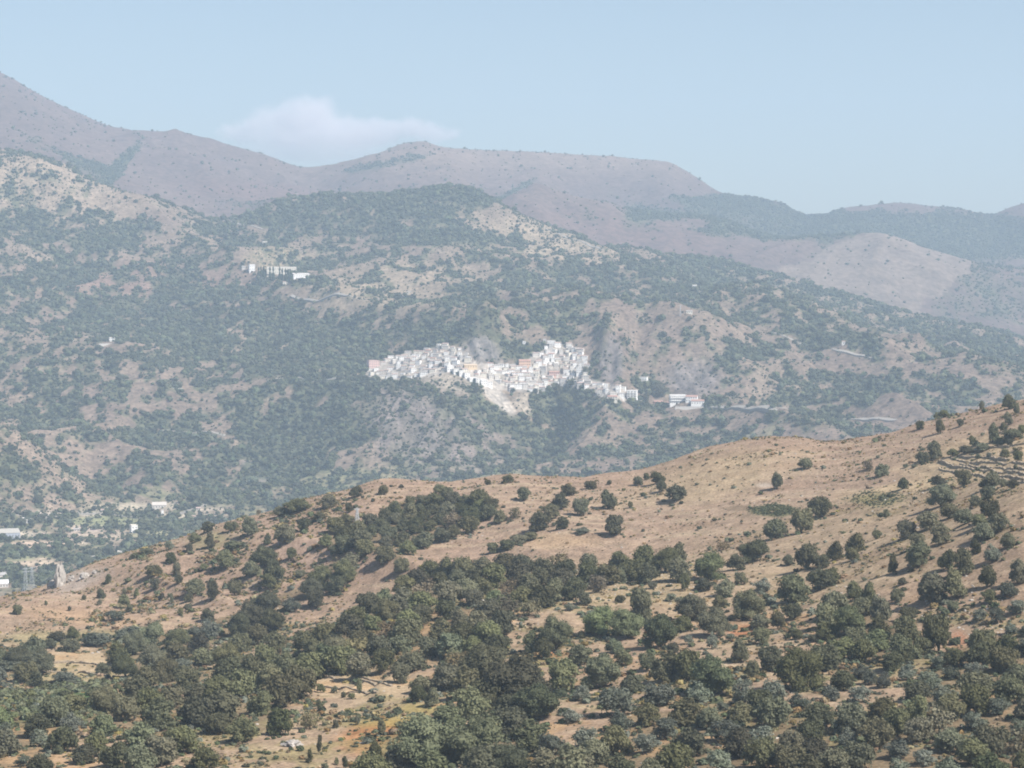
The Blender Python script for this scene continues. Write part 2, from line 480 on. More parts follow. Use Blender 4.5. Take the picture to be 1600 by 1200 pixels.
# ------------------------------------------------------------------ what grows and lies where
Z3 = np.zeros((NR, NC, 3))
def paint(mask, col, strength=1.0):
    global TINT
    a = (mask * strength)[..., None]
    TINT = TINT * (1 - a) + np.array(col) * a
n_big = fbm(GX / 120, GY / 120, 101, 4)
n_mid = fbm(GX / 26, GY / 26, 102, 4)
n_fine = fbm(GX / 5, GY / 5, 103, 3)
TINT = np.zeros((NR, NC, 3)) + np.array((0.335, 0.24, 0.165))
paint(sst(-0.3, 0.5, n_big + 0.5 * n_mid), (0.36, 0.27, 0.18))
paint(sst(0.05, 0.6, n_mid + 0.4 * n_fine), (0.30, 0.20, 0.115), 0.55)
paint(sst(0.15, 0.55, n_fine + 0.3 * n_big), (0.23, 0.19, 0.10), 0.4)
ridgezone = sst(870, 950, GY) * (GY < 2000)
paint(ridgezone, (0.325, 0.225, 0.17), 0.6)
streak = fbm(PX / 300 + GY / 900, GY / 9, 104, 3)
paint(ridgezone * sst(0.0, 0.5, streak + 0.3 * n_mid), (0.30, 0.20, 0.135), 0.4)
paint(ridgezone * sst(0.1, 0.6, -streak + 0.4 * n_fine), (0.385, 0.285, 0.20), 0.6)
n_vf = fbm(GX / 1.6, GY / 2.6, 105, 2)
contour = fbm(GX / 28 + 0.5 * n_mid, (GY + 6 * HZ) / 7, 106, 3)
paint((GY < 1400) * sst(0.1, 0.5, n_vf + 0.4 * n_fine), (0.20, 0.145, 0.10), 0.45)
paint((GY < 1400) * sst(0.15, 0.5, contour + 0.3 * n_vf), (0.24, 0.17, 0.12), 0.45)
paint((GY < 1400) * sst(0.2, 0.55, -contour + 0.3 * n_vf), (0.42, 0.33, 0.22), 0.45)
B = lambda *a, **k: blob(*a, **k)
NEARD = dict(dmax=1300)
paint(B(590, 1152, 62, 26, -8, 0.4, 0.5, 3, **NEARD), (0.36, 0.175, 0.075), 0.9)
paint(B(612, 1128, 60, 8, -4, 0.6, 0.5, 4, **NEARD), (0.34, 0.26, 0.09), 0.8)
paint(B(665, 1108, 40, 10, 0, 0.6, 0.6, 5, **NEARD), (0.33, 0.27, 0.09), 0.7)
paint(B(852, 1026, 34, 7, -6, 0.5, 0.4, 6, **NEARD), (0.37, 0.18, 0.085), 0.9)
paint(B(845, 1036, 44, 5, -3, 0.5, 0.4, 7, **NEARD), (0.36, 0.29, 0.13), 0.9)
paint(B(1160, 985, 22, 8, 0, 0.5, 0.4, 8, **NEARD), (0.34, 0.15, 0.075), 0.9)
paint(B(1500, 1000, 16, 16, 0, 0.5, 0.6, 9, **NEARD), (0.36, 0.17, 0.095), 0.7)
paint(B(985, 900, 90, 50, 0, 0.5, 0.5, 10, dmax=870), (0.36, 0.28, 0.155), 0.5)
paint(B(1205, 798, 36, 8, 0, 0.3, 0.4, 11, dmin=860, dmax=1150), (0.13, 0.13, 0.06), 0.95)
paint(B(1155, 794, 18, 4, 0, 0.3, 0.4, 12, dmin=860, dmax=1150), (0.20, 0.15, 0.10), 0.8)
paint(B(1360, 780, 50, 12, 0, 0.5, 0.6, 13, dmin=820, dmax=1150), (0.22, 0.19, 0.09), 0.85)
paint(B(1390, 803, 40, 6, 0, 0.5, 0.6, 14, dmin=820, dmax=1150), (0.24, 0.19, 0.10), 0.6)
paint(B(1195, 758, 14, 4, 0, 0.4, 0.3, 15, dmin=860, dmax=1150), (0.48, 0.40, 0.33), 0.8)
paint(B(1120, 745, 120, 30, -12, 0.6, 0.4, 16, dmin=950, dmax=1150), (0.43, 0.33, 0.20), 0.5)
paint(B(1500, 748, 160, 8, -8, 0.4, 0.3, 17, dmin=760, dmax=1150), (0.50, 0.38, 0.23), 0.6)
paint(B(870, 845, 60, 10, 0, 0.5, 0.5, 18, dmin=800, dmax=1150), (0.44, 0.31, 0.19), 0.6)
paint(B(140, 965, 120, 14, 6, 0.5, 0.4, 19, dmin=900, dmax=1150), (0.40, 0.27, 0.165), 0.6)
paint(B(120, 995, 140, 10, -2, 0.5, 0.4, 20, dmin=850, dmax=1100), (0.25, 0.22, 0.11), 0.6)
paint(B(40, 1110, 130, 34, -10, 0.3, 0.4, 21, dmax=900), (0.065, 0.11, 0.04), 0.95)
paint(B(330, 845, 40, 16, -10, 0.5, 0.5, 22, dmin=900, dmax=1150), (0.24, 0.22, 0.11), 0.7)
for (cx, cy, rx, ry) in ((560, 805, 12, 16), (540, 880, 60, 30), (470, 860, 60, 30), (700, 800, 60, 30)):
    paint(B(cx, cy, rx, ry, 0, 0.6, 0.6, 23, dmin=850, dmax=1150), (0.36, 0.25, 0.19), 0.5)
paint(B(130, 905, 40, 14, -20, 0.5, 0.7, 24, dmin=950, dmax=1150), (0.40, 0.34, 0.29), 0.6)
# dry-stone faces of the terraces
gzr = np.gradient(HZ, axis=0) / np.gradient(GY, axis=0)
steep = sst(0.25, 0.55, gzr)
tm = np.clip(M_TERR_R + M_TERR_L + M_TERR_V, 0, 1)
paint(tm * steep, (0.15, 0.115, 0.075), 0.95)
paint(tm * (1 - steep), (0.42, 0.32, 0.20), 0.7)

# woods near the camera: where trees stand close together (photo positions)
def poly_mask(pts, x, y):
    inside = np.zeros(np.shape(x), bool)
    n = len(pts)
    for i in range(n):
        x1, y1 = pts[i]; x2, y2 = pts[(i + 1) % n]
        if y1 == y2:
            continue
        c = ((y1 > y) != (y2 > y)) & (x < (x2 - x1) * (y - y1) / (y2 - y1) + x1)
        inside ^= c
    return inside
WOODS = {
    'brow': [(505, 985), (560, 950), (620, 925), (640, 895), (690, 885), (800, 878), (900, 876), (1000, 870), (1055, 868), (1062, 892), (1010, 900), (960, 905), (930, 922), (880, 930), (850, 955), (800, 955),
             (778, 985), (785, 1015), (740, 1035), (690, 1030), (640, 1040), (600, 1045), (540, 1050), (480, 1045)],
    'west': [(385, 1030), (430, 1000), (505, 985), (530, 1010), (560, 1050), (500, 1045), (455, 1080), (440, 1110), (448, 1140), (410, 1148), (380, 1142), (335, 1140), (295, 1160), (270, 1190), (215, 1190),
             (190, 1150), (150, 1150), (120, 1135), (150, 1100), (200, 1065), (260, 1045), (330, 1050)],
    'ravine': [(170, 1045), (150, 1005), (230, 985), (300, 990), (330, 965), (400, 950), (450, 925), (500, 900), (540, 872), (560, 880), (520, 905), (470, 945), (430, 965), (410, 990), (400, 1012), (300, 1045), (230, 1062)],
    'low_belt': [(-20, 1045), (0, 1015), (60, 1010), (66, 1045), (20, 1060), (-20, 1060)],
    'middle': [(680, 1040), (740, 1030), (800, 1045), (840, 1070), (860, 1110), (820, 1125), (760, 1110), (720, 1100), (690, 1085), (655, 1060)],
    'front': [(575, 1205), (590, 1180), (640, 1140), (700, 1130), (760, 1135), (830, 1130), (870, 1150), (900, 1205)],
    'south': [(900, 1205), (910, 1150), (960, 1120), (1020, 1110), (1100, 1110), (1160, 1100), (1210, 1095), (1250, 1120), (1300, 1120), (1350, 1120), (1400, 1105), (1450, 1060), (1480, 1030), (1530, 1000),
              (1610, 980), (1610, 1205)],
    'east': [(1270, 960), (1310, 935), (1360, 940), (1390, 975), (1430, 985), (1440, 1015), (1400, 1045), (1340, 1020), (1290, 1000)],
    'corner': [(-20, 1120), (40, 1125), (120, 1100), (130, 1150), (90, 1160), (60, 1205), (-20, 1205)],
    'upper': [(500, 842), (530, 815), (600, 812), (640, 775), (700, 768), (720, 780), (760, 770), (780, 790), (730, 825), (690, 845), (650, 860), (610, 870), (560, 862), (520, 850)],
}
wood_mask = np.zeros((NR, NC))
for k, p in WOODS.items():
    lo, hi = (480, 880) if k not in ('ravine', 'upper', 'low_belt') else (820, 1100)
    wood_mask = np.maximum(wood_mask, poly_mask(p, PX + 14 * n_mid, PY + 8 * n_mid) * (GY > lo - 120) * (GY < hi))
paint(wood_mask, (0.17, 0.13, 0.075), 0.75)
# scrubby green floor between the trees of the lower slope
lowslope = sst(900, 960, PY) * (GY < 880)
paint(lowslope * sst(0.0, 0.4, n_mid + 0.5 * n_fine), (0.24, 0.21, 0.10), 0.55)
paint(lowslope * sst(0.25, 0.6, -n_mid + 0.6 * n_fine), (0.42, 0.27, 0.145), 0.6)

# ---- valley, mountain, far ranges: share of the ground hidden by scrub and woods
VEG = np.full((NR, NC), 0.0)
def veg(cx, cy, rx, ry, val, rot=0.0, soft=0.5, jit=0.45, dmin=2000, dmax=5300, seed=1):
    global VEG
    m = blob(cx, cy, rx, ry, rot, soft, jit, seed + int(cx) % 97, dmin, dmax)
    VEG = VEG * (1 - m) + val * m
mz = (GY > 2000) & (GY < 5300)
VEG[mz] = 0.47
for a in [
    # open ground
    (60, 290, 130, 42, .06, 12), (220, 322, 120, 14, .10, 14), (195, 392, 60, 16, .25), (70, 395, 90, 18, .30), (600, 455, 115, 26, .12, -8), (560, 430, 60, 18, .3), (850, 378, 95, 20, .06, 12), (800, 345, 50, 22, .25, 30),
    (700, 392, 60, 9, .2), (480, 470, 60, 12, .25), (1000, 400, 50, 8, .2), (980, 420, 60, 10, .3), (1110, 520, 90, 30, .28), (1070, 505, 50, 12, .15), (1080, 592, 46, 30, .08), (955, 570, 22, 34, .12),
    (690, 670, 95, 50, .36, 30), (690, 592, 36, 12, .1), (50, 715, 100, 60, .24), (110, 710, 60, 20, .10, 30), (260, 425, 90, 24, .35), (430, 402, 50, 16, .15), (1200, 560, 70, 36, .25, 30), (1290, 590, 40, 26, .3), (1400, 545, 60, 14, .3),
    (1190, 650, 60, 30, .35), (1000, 690, 80, 25, .42), (640, 440, 40, 12, .2), (1540, 590, 60, 16, .35), (420, 640, 50, 24, .3), (290, 630, 60, 22, .35), (60, 470, 120, 22, .42), (90, 580, 90, 24, .35), (200, 600, 60, 30, .4),
    (370, 560, 60, 14, .3), (320, 670, 70, 12, .35), (520, 590, 60, 12, .4), (275, 765, 70, 20, .35), (430, 745, 60, 16, .3), (180, 790, 120, 16, .3), (300, 800, 60, 8, .3), (1330, 480, 50, 12, .35), (450, 355, 60, 10, .4),
    (840, 632, 45, 16, .15), (790, 610, 40, 14, .1), (775, 618, 25, 14, .02, 40), (1480, 500, 60, 10, .35), (1560, 560, 60, 10, .4),
    # closed woods
    (175, 368, 95, 14, 0.98, -17), (620, 325, 150, 26, 0.98, -4), (500, 335, 80, 14, 0.95, -6), (725, 308, 60, 14, 0.97), (570, 360, 180, 12, 0.9, 4), (640, 372, 70, 12, 0.9), (330, 452, 110, 46, 0.7, 8), (250, 540, 150, 40, 0.68, -18),
    (130, 640, 150, 32, 0.69, 12), (300, 715, 170, 34, 0.71, 6), (480, 640, 130, 36, 0.7, -28), (400, 715, 110, 22, 0.69, -20), (500, 540, 110, 34, 0.68, -12), (640, 516, 75, 20, 0.7), (815, 538, 40, 18, 0.7), (870, 635, 34, 30, 0.97), (840, 690, 80, 30, 0.68),
    (760, 462, 80, 18, 0.6), (890, 462, 60, 26, 0.63), (1040, 442, 80, 12, 0.63, 8), (1160, 482, 110, 22, 0.6, 14), (1290, 530, 120, 18, 0.63, 14), (1340, 600, 150, 22, 0.65), (1260, 656, 90, 14, 0.97, 5), (1190, 545, 50, 18, 0.7), (1005, 600, 26, 12, 0.68),
    (1060, 640, 60, 12, 0.66), (900, 690, 50, 24, 0.63), (960, 560, 14, 22, 0.6), (560, 640, 30, 60, 0.6, 10), (130, 770, 60, 12, 0.63), (1120, 445, 50, 14, 0.63), (130, 860, 180, 16, 0.98), (240, 855, 120, 14, 0.7), (60, 905, 80, 16, 0.68), (420, 480, 60, 20, 0.66), (900, 420, 60, 14, 0.7),
    (40, 660, 40, 14, 0.7, 30), (30, 740, 40, 20, 0.7), (30, 440, 60, 14, 0.63), (30, 540, 70, 14, 0.66), (700, 505, 50, 14, 0.63), (1420, 470, 60, 8, 0.63, 10),
]:
    rot = a[5] if len(a) > 5 else 0
    veg(*a[:5], rot=rot)
bz = GY >= 5300
VEG[bz] = 0.21
for a in [(180, 268, 60, 10, .95, -50), (150, 262, 30, 8, .9, 20), (110, 250, 60, 8, .6, 30), (60, 225, 50, 8, .4, 30), (1300, 352, 330, 24, .93, 2), (1170, 325, 110, 14, .93, 6), (1560, 365, 120, 34, .9), (1470, 385, 170, 30, .88), (1200, 345, 60, 14, .7), (1090, 320, 60, 8, .8, 14), (610, 255, 70, 6, .6, -12), (570, 262, 40, 5, .8, -12),
          (1580, 328, 34, 8, .3, 0), (800, 300, 40, 4, .8, -28), (1545, 460, 120, 46, .5), (450, 318, 120, 8, .35), (1060, 350, 50, 8, .35)]:
    veg(*a[:5], rot=a[5] if len(a) > 5 else 0, dmin=5300, dmax=9000)
VEG[GY > 7350] = 0.5
TH = poly_mask([(1212, 420), (1300, 380), (1335, 364), (1400, 360), (1470, 385), (1530, 408), (1500, 440), (1450, 480), (1420, 520), (1300, 500)], PX + 34 * fbm(GX / 70, GY / 160, 141, 4), PY + 14 * fbm(GX / 70, GY / 160, 142, 4)) & (GY > 5300) & (GY < 6060)
VEG[TH] = 0.12
c_mid = fbm(gx / 130, gy / 260, 111, 4)
c_fine = fbm(GX / 34, GY / 50, 112, 3)
c_big = fbm(gx / 420, gy / 900, 110, 2)
c_vf = fbm(GX / 13, GY / 24, 113, 2)
c_strip = fbm(GX / 90 + 0.2 * c_mid, (GY + 0.5 * HZ) / 14, 114, 3)
CL = sst(0.32, 0.66, 0.19 + 0.80 * VEG - 0.20 * RID - 0.15 * RID2 + 0.20 * c_mid + 0.50 * c_fine + 0.50 * c_vf + 0.08 * c_big - 0.22 * c_strip)
CL = np.where(VEG > 0.85, np.maximum(CL, VEG * np.clip(0.74 + 0.6 * c_fine + 0.35 * c_vf, 0, 1)), CL)
CL = np.where(VEG < 0.16, CL * 0.75 + 0.03, CL)
CL = CL * (1 - 0.93 * M_CRAG) * (1 - 0.75 * M_ROCK_R) * (1 - 0.72 * M_ROCK_S)
CLF = sst(0.30, 0.70, 0.02 + 0.86 * VEG + 0.16 * c_fine + 0.14 * c_mid + 0.1 * c_vf)
CL = np.where(bz, CLF, CL)
CL[~(mz | bz)] = 0
# soil and grass of the mountain
soil = np.zeros((NR, NC, 3)) + np.array((0.25, 0.19, 0.145))
def mixs(m, c, s=1.0):
    global soil
    a = (np.clip(m, 0, 1) * s)[..., None]
    soil = soil * (1 - a) + np.array(c) * a
mixs(sst(-0.1, 0.5, c_mid), (0.30, 0.235, 0.175), 0.8)
mixs(sst(0.0, 0.5, -c_mid + 0.5 * c_fine), (0.23, 0.17, 0.135), 0.8)
mixs(sst(0.1, 0.5, c_fine), (0.37, 0.30, 0.22), 0.5)
MD = dict(dmin=2000, dmax=5300)
mixs(blob(60, 290, 160, 55, 12, 0.5, 0.3, 5, **MD), (0.40, 0.31, 0.225), 0.75)
mixs(blob(850, 375, 110, 28, 12, 0.5, 0.3, 6, **MD), (0.41, 0.325, 0.23), 0.8)
mixs(blob(600, 455, 120, 40, -8, 0.5, 0.3, 7, **MD), (0.37, 0.295, 0.21), 0.7)
mixs(blob(690, 670, 110, 60, 30, 0.5, 0.3, 8, **MD), (0.26, 0.21, 0.185), 0.8)
mixs(blob(700, 592, 60, 16, 15, 0.5, 0.4, 9, **MD), (0.40, 0.34, 0.27), 0.9)
mixs(blob(180, 440, 150, 30, 0, 0.6, 0.5, 10, **MD), (0.31, 0.20, 0.16), 0.7)
mixs(blob(60, 720, 110, 80, 20, 0.5, 0.4, 11, **MD), (0.30, 0.225, 0.17), 0.8)
mixs(M_CRAG, (0.22, 0.20, 0.185), 0.95)
mixs(M_CRAG * sst(-0.1, 0.35, fbm((GX + 0.3 * GY) / 7, GY / 60, 84, 2)), (0.15, 0.135, 0.13), 0.75)
mixs(M_ROCK_R, (0.25, 0.215, 0.2), 0.9)
mixs(M_ROCK_S, (0.24, 0.20, 0.185), 0.7)
mixs(M_ROCK_S * sst(0.0, 0.5, fbm((GX - 0.2 * GY) / 9, GY / 60, 85, 2)), (0.17, 0.145, 0.14), 0.6)
mixs(M_ROCK_R * sst(0.0, 0.5, fbm((GX + 0.2 * GY) / 8, GY / 60, 86, 2)), (0.17, 0.145, 0.14), 0.6)
PALE = blob(770, 612, 48, 11, 48, 0.25, 0.15, 12, 3200, 3700)
mixs(PALE, (0.43, 0.385, 0.335), 1.0)
mixs(PALE * sst(0.0, 0.5, fbm((GX + GY) / 9, (GX - GY) / 30, 87, 3)), (0.30, 0.265, 0.235), 0.7)
mixs(blob(415, 738, 36, 12, 20, 0.4, 0.6, 13, **MD), (0.42, 0.38, 0.35), 0.9)
mixs(M_TERR_D + blob(845, 622, 40, 14, 0, 0.4, 0.3, 14, 3200, 3700), (0.47, 0.40, 0.32), 0.8)
mixs(M_TERR_C, (0.36, 0.29, 0.20), 0.8)
strip_c = HZ / 7.0 - np.floor(HZ / 7.0)
mixs(M_TERR_C * sst(0.35, 0.5, strip_c) * (1 - sst(0.9, 1.0, strip_c)), (0.10, 0.12, 0.06), 0.85)
TOWN = [(568, 576), (588, 566), (620, 555), (660, 548), (690, 539), (722, 545), (735, 563), (775, 572), (815, 566), (840, 552), (862, 534), (905, 545), (918, 566), (918, 592), (945, 598), (985, 612), (978, 628), (935, 618), (903, 604),
        (872, 604), (842, 612), (800, 612), (770, 606), (742, 592), (706, 580), (690, 584), (640, 596), (590, 594), (570, 590)]
town_px = poly_mask(TOWN, PX, PY) & (GY > 3250) & (GY < 3750)
mixs(town_px * 1.0, (0.44, 0.395, 0.35), 0.9)
# far ranges
CL0 = CL
for (cx, cy, rx, ry) in ((130, 824, 34, 12), (170, 838, 60, 8), (90, 802, 90, 4), (300, 806, 50, 6), (60, 852, 60, 6), (200, 792, 60, 6), (150, 815, 60, 7), (190, 872, 50, 4), (60, 878, 40, 5), (250, 835, 50, 7), (280, 790, 40, 6)):
    CL = CL * (1 - 0.85 * blob(cx, cy, rx, ry, 0, 0.3, 0.4, cx % 31, 2000, 3250))
CL = CL * (1 - 0.9 * town_px) * (1 - 0.95 * PALE)
n_far = fbm(gx / 260, gy / 700, 121, 4)
far = np.zeros((NR, NC, 3)) + np.array((0.205, 0.145, 0.125))
def mixf(m, c, s=1.0):
    global far
    a = (np.clip(m, 0, 1) * s)[..., None]
    far = far * (1 - a) + np.array(c) * a
mixf(sst(-0.2, 0.5, n_far), (0.24, 0.17, 0.142), 0.8)
mixf(sst(0.1, 0.5, -n_far), (0.185, 0.13, 0.11), 0.7)
mixf(sst(330, 560, PX) * sst(300, 250, PY), (0.33, 0.24, 0.185), 0.5)
tanhill = poly_mask([(1212, 420), (1300, 380), (1335, 366), (1400, 362), (1470, 385), (1530, 405), (1500, 440), (1450, 480), (1420, 520), (1300, 500)], PX + 34 * fbm(GX / 70, GY / 160, 141, 4), PY + 14 * fbm(GX / 70, GY / 160, 142, 4)) & (GY > 5300) & (GY < 6100)
mixf(tanhill * 1.0, (0.31, 0.24, 0.19), 0.9)
mixf(blob(830, 246, 230, 14, 2, 0.6, 0.4, 15, dmin=6400), (0.32, 0.235, 0.185), 0.7)
mixf(blob(950, 360, 160, 26, 10, 0.6, 0.4, 16, dmin=5300, dmax=6100), (0.235, 0.148, 0.125), 0.7)
mixf(blob(420, 300, 130, 16, 4, 0.6, 0.4, 17, dmin=5300, dmax=6500), (0.225, 0.14, 0.12), 0.7)
soil = soil * np.where((PALE > 0.3) | (M_CRAG > 0.3), 1.0, 0.80)[..., None]
far = far * 0.66
valley = (GY > 2000) & (GY < 3140)
green = np.array((0.07, 0.085, 0.042))
g2 = CL[..., None] * 0.8
gcol = green * (1 + 0.35 * c_fine[..., None])
TINT = np.where(mz[..., None], soil * (1 - g2) + gcol * g2, TINT)
TINT = np.where(bz[..., None], far * (1 - g2) + gcol * g2, TINT)
mixgreen = valley * sst(0.0, 0.4, fbm(GX / 90, GY / 90, 131, 3))
paint(mixgreen, (0.17, 0.18, 0.09), 0.5)
nz_ = (GY < 1400)[..., None]
lum = TINT.mean(-1, keepdims=True)
TINT = np.where(nz_, (TINT * 0.98 + lum * 0.02) * 0.84, TINT)
# plots and bare banks on the valley floor
VD = dict(dmin=2000, dmax=3250)
for (cx, cy, rx, ry, c) in ((45, 835, 30, 5, (0.42, 0.36, 0.28)), (105, 848, 40, 4, (0.40, 0.33, 0.25)), (230, 818, 26, 4, (0.42, 0.37, 0.3)), (330, 795, 26, 5, (0.38, 0.32, 0.25)), (15, 890, 26, 4, (0.45, 0.38, 0.3)), (130, 824, 34, 12, (0.42, 0.34, 0.28)), (170, 838, 60, 8, (0.36, 0.29, 0.22)), (90, 802, 90, 4, (0.40, 0.35, 0.29)), (300, 806, 50, 6, (0.38, 0.33, 0.25)), (60, 852, 60, 6, (0.44, 0.33, 0.25)),
                            (200, 792, 60, 6, (0.36, 0.31, 0.23)), (150, 815, 60, 7, (0.20, 0.21, 0.11)), (190, 872, 50, 4, (0.40, 0.36, 0.28)), (60, 878, 40, 5, (0.42, 0.33, 0.24)), (250, 835, 50, 7, (0.24, 0.23, 0.13)), (20, 872, 30, 5, (0.2, 0.2, 0.11)), (280, 790, 40, 6, (0.40, 0.34, 0.26))):
    paint(blob(cx, cy, rx, ry, 0, 0.3, 0.4, cx % 31, **VD), c, 0.9)
TINT = np.clip(TINT, 0.01, 0.9)

# ------------------------------------------------------------------ the land as meshes
def grid_object(name, r0, r1, mat):
    nr = r1 - r0
    v = np.empty((nr, NC, 3), np.float32)
    v[..., 0] = GX[r0:r1]; v[..., 1] = GY[r0:r1]; v[..., 2] = HZ[r0:r1] + CAMZ
    idx = np.arange(nr * NC).reshape(nr, NC)
    q = np.stack([idx[:-1, :-1], idx[:-1, 1:], idx[1:, 1:], idx[1:, :-1]], -1).reshape(-1, 4)
    me = bpy.data.meshes.new(name)
    me.vertices.add(nr * NC); me.vertices.foreach_set('co', v.ravel())
    me.loops.add(q.size); me.loops.foreach_set('vertex_index', q.astype(np.int32).ravel())
    me.polygons.add(len(q)); me.polygons.foreach_set('loop_start', np.arange(0, q.size, 4, dtype=np.int32))
    me.update(calc_edges=True)
    me.polygons.foreach_set('use_smooth', np.ones(len(q), bool))
    a = me.color_attributes.new('tint', 'FLOAT_COLOR', 'POINT')
    c = np.ones((nr * NC, 4), np.float32); c[:, :3] = TINT[r0:r1].reshape(-1, 3)
    a.data.foreach_set('color', c.ravel())
    me.materials.append(mat)
    o = bpy.data.objects.new(name, me)
    o['kind'] = 'structure'
    COL.objects.link(o)
    return o
ra = int(np.searchsorted(DROWS, 1500)); rb = int(np.searchsorted(DROWS, 5200))
grid_object('hillside', 0, ra + 1, MAT_NEAR)
grid_object('mountainside', ra, rb + 1, MAT_MTN)
grid_object('mountain_range', rb, NR, MAT_FAR)

# ------------------------------------------------------------------ air
HAZE_DENSITY = 1.14e-4
def box_mesh(name, lo, hi):
    bm = bmesh.new()
    bmesh.ops.create_cube(bm, size=1)
    for v in bm.verts:
        for i in range(3):
            v.co[i] = lo[i] if v.co[i] < 0 else hi[i]
    me = bpy.data.meshes.new(name); bm.to_mesh(me); bm.free()
    return me
hm, ht, ho = new_mat('haze_air')
pv = N(ht, 'ShaderNodeVolumePrincipled')
pv.inputs['Color'].default_value = (0.62, 0.80, 1.0, 1)
pv.inputs['Density'].default_value = HAZE_DENSITY
pv.inputs['Anisotropy'].default_value = 0.0
ht.links.new(pv.outputs[0], ho.inputs['Volume'])
xm = float(np.abs(GX).max()) + 60
haze = bpy.data.objects.new('haze', box_mesh('haze', (-xm, -400, CAMZ + HZ.min() - 1.5), (xm, 10600, CAMZ + max(HZ.max() + 12, 800))))
haze.data.materials.append(hm)
haze['kind'] = 'stuff'
COL.objects.link(haze)

# ------------------------------------------------------------------ cloud far behind the ridge
CLOUD_D = 26000.0
def cloud(name, lobes, label, dens):
    """lobes: (photo x, photo y, radius x, radius y in photo pixels)"""
    k = CLOUD_D / F
    cx = sum(l[0] for l in lobes) / len(lobes); cy_ = sum(l[1] for l in lobes) / len(lobes)
    P = lambda px, py: Vector(((px - 800) * k, 0, (440 - py) * k))
    c0 = P(cx, cy_)
    lo = Vector((1e9,) * 3); hi = Vector((-1e9,) * 3)
    for (x, y, rx, ry, *wt) in lobes:
        p = P(x, y) - c0
        for i, r in enumerate((rx * k * 1.25, max(rx, ry) * k * 1.1, ry * k * 1.3)):
            lo[i] = min(lo[i], p[i] - r); hi[i] = max(hi[i], p[i] + r)
    me = box_mesh(name, lo, hi)
    o = bpy.data.objects.new(name, me)
    o.location = (c0.x, CLOUD_D, c0.z + CAMZ)
    m, t, out = new_mat(name + '_vapour')
    tc = N(t, 'ShaderNodeTexCoord')
    nz = N(t, 'ShaderNodeTexNoise'); nz.inputs['Scale'].default_value = 1 / 300.0; nz.inputs['Detail'].default_value = 5; nz.inputs['Roughness'].default_value = 0.68
    t.links.new(tc.outputs['Object'], nz.inputs['Vector'])
    sub = N(t, 'ShaderNodeVectorMath', operation='SUBTRACT'); sub.inputs[1].default_value = (0.5, 0.5, 0.5)
    t.links.new(nz.outputs['Color'], sub.inputs[0])
    scl = N(t, 'ShaderNodeVectorMath', operation='SCALE'); scl.inputs['Scale'].default_value = 560.0
    t.links.new(sub.outputs[0], scl.inputs[0])
    add = N(t, 'ShaderNodeVectorMath', operation='ADD')
    t.links.new(tc.outputs['Object'], add.inputs[0]); t.links.new(scl.outputs[0], add.inputs[1])
    total = None
    for (x, y, rx, ry, *wt) in lobes:
        p = P(x, y) - c0
        s = N(t, 'ShaderNodeVectorMath', operation='SUBTRACT'); s.inputs[1].default_value = p
        t.links.new(add.outputs[0], s.inputs[0])
        d = N(t, 'ShaderNodeVectorMath', operation='DIVIDE'); d.inputs[1].default_value = (rx * k, max(rx, ry) * k * 0.9, ry * k)
        t.links.new(s.outputs[0], d.inputs[0])
        ln = N(t, 'ShaderNodeVectorMath', operation='LENGTH'); t.links.new(d.outputs[0], ln.inputs[0])
        mr = N(t, 'ShaderNodeMapRange', interpolation_type='SMOOTHSTEP')
        mr.inputs['From Min'].default_value = 1.0; mr.inputs['From Max'].default_value = 0.45
        mr.inputs['To Max'].default_value = wt[0] if wt else 1.0
        t.links.new(ln.outputs['Value'], mr.inputs['Value'])
        if total is None:
            total = mr.outputs['Result']
        else:
            mx = N(t, 'ShaderNodeMath', operation='MAXIMUM')
            t.links.new(total, mx.inputs[0]); t.links.new(mr.outputs['Result'], mx.inputs[1]); total = mx.outputs[0]
    md = N(t, 'ShaderNodeMath', operation='MULTIPLY'); md.inputs[1].default_value = dens
    t.links.new(total, md.inputs[0])
    pv = N(t, 'ShaderNodeVolumePrincipled')
    pv.inputs['Color'].default_value = (1.0, 0.95, 0.955, 1)
    pv.inputs['Anisotropy'].default_value = -0.4
    t.links.new(md.outputs[0], pv.inputs['Density'])
    t.links.new(pv.outputs[0], out.inputs['Volume'])
    me.materials.append(m)
    o['label'] = label; o['category'] = 'cloud'
    COL.objects.link(o)
    return o
cloud('cloud', [(368, 204, 40, 14), (400, 202, 40, 16), (440, 190, 46, 38), (480, 186, 62, 44), (520, 200, 55, 32), (560, 206, 50, 26), (600, 204, 50, 24), (640, 206, 52, 20), (680, 209, 50, 14), (500, 216, 160, 16, 0.5), (490, 236, 150, 26, 0.22)],
      'long pale pinkish cumulus cloud low above the mountain saddle', 0.004)

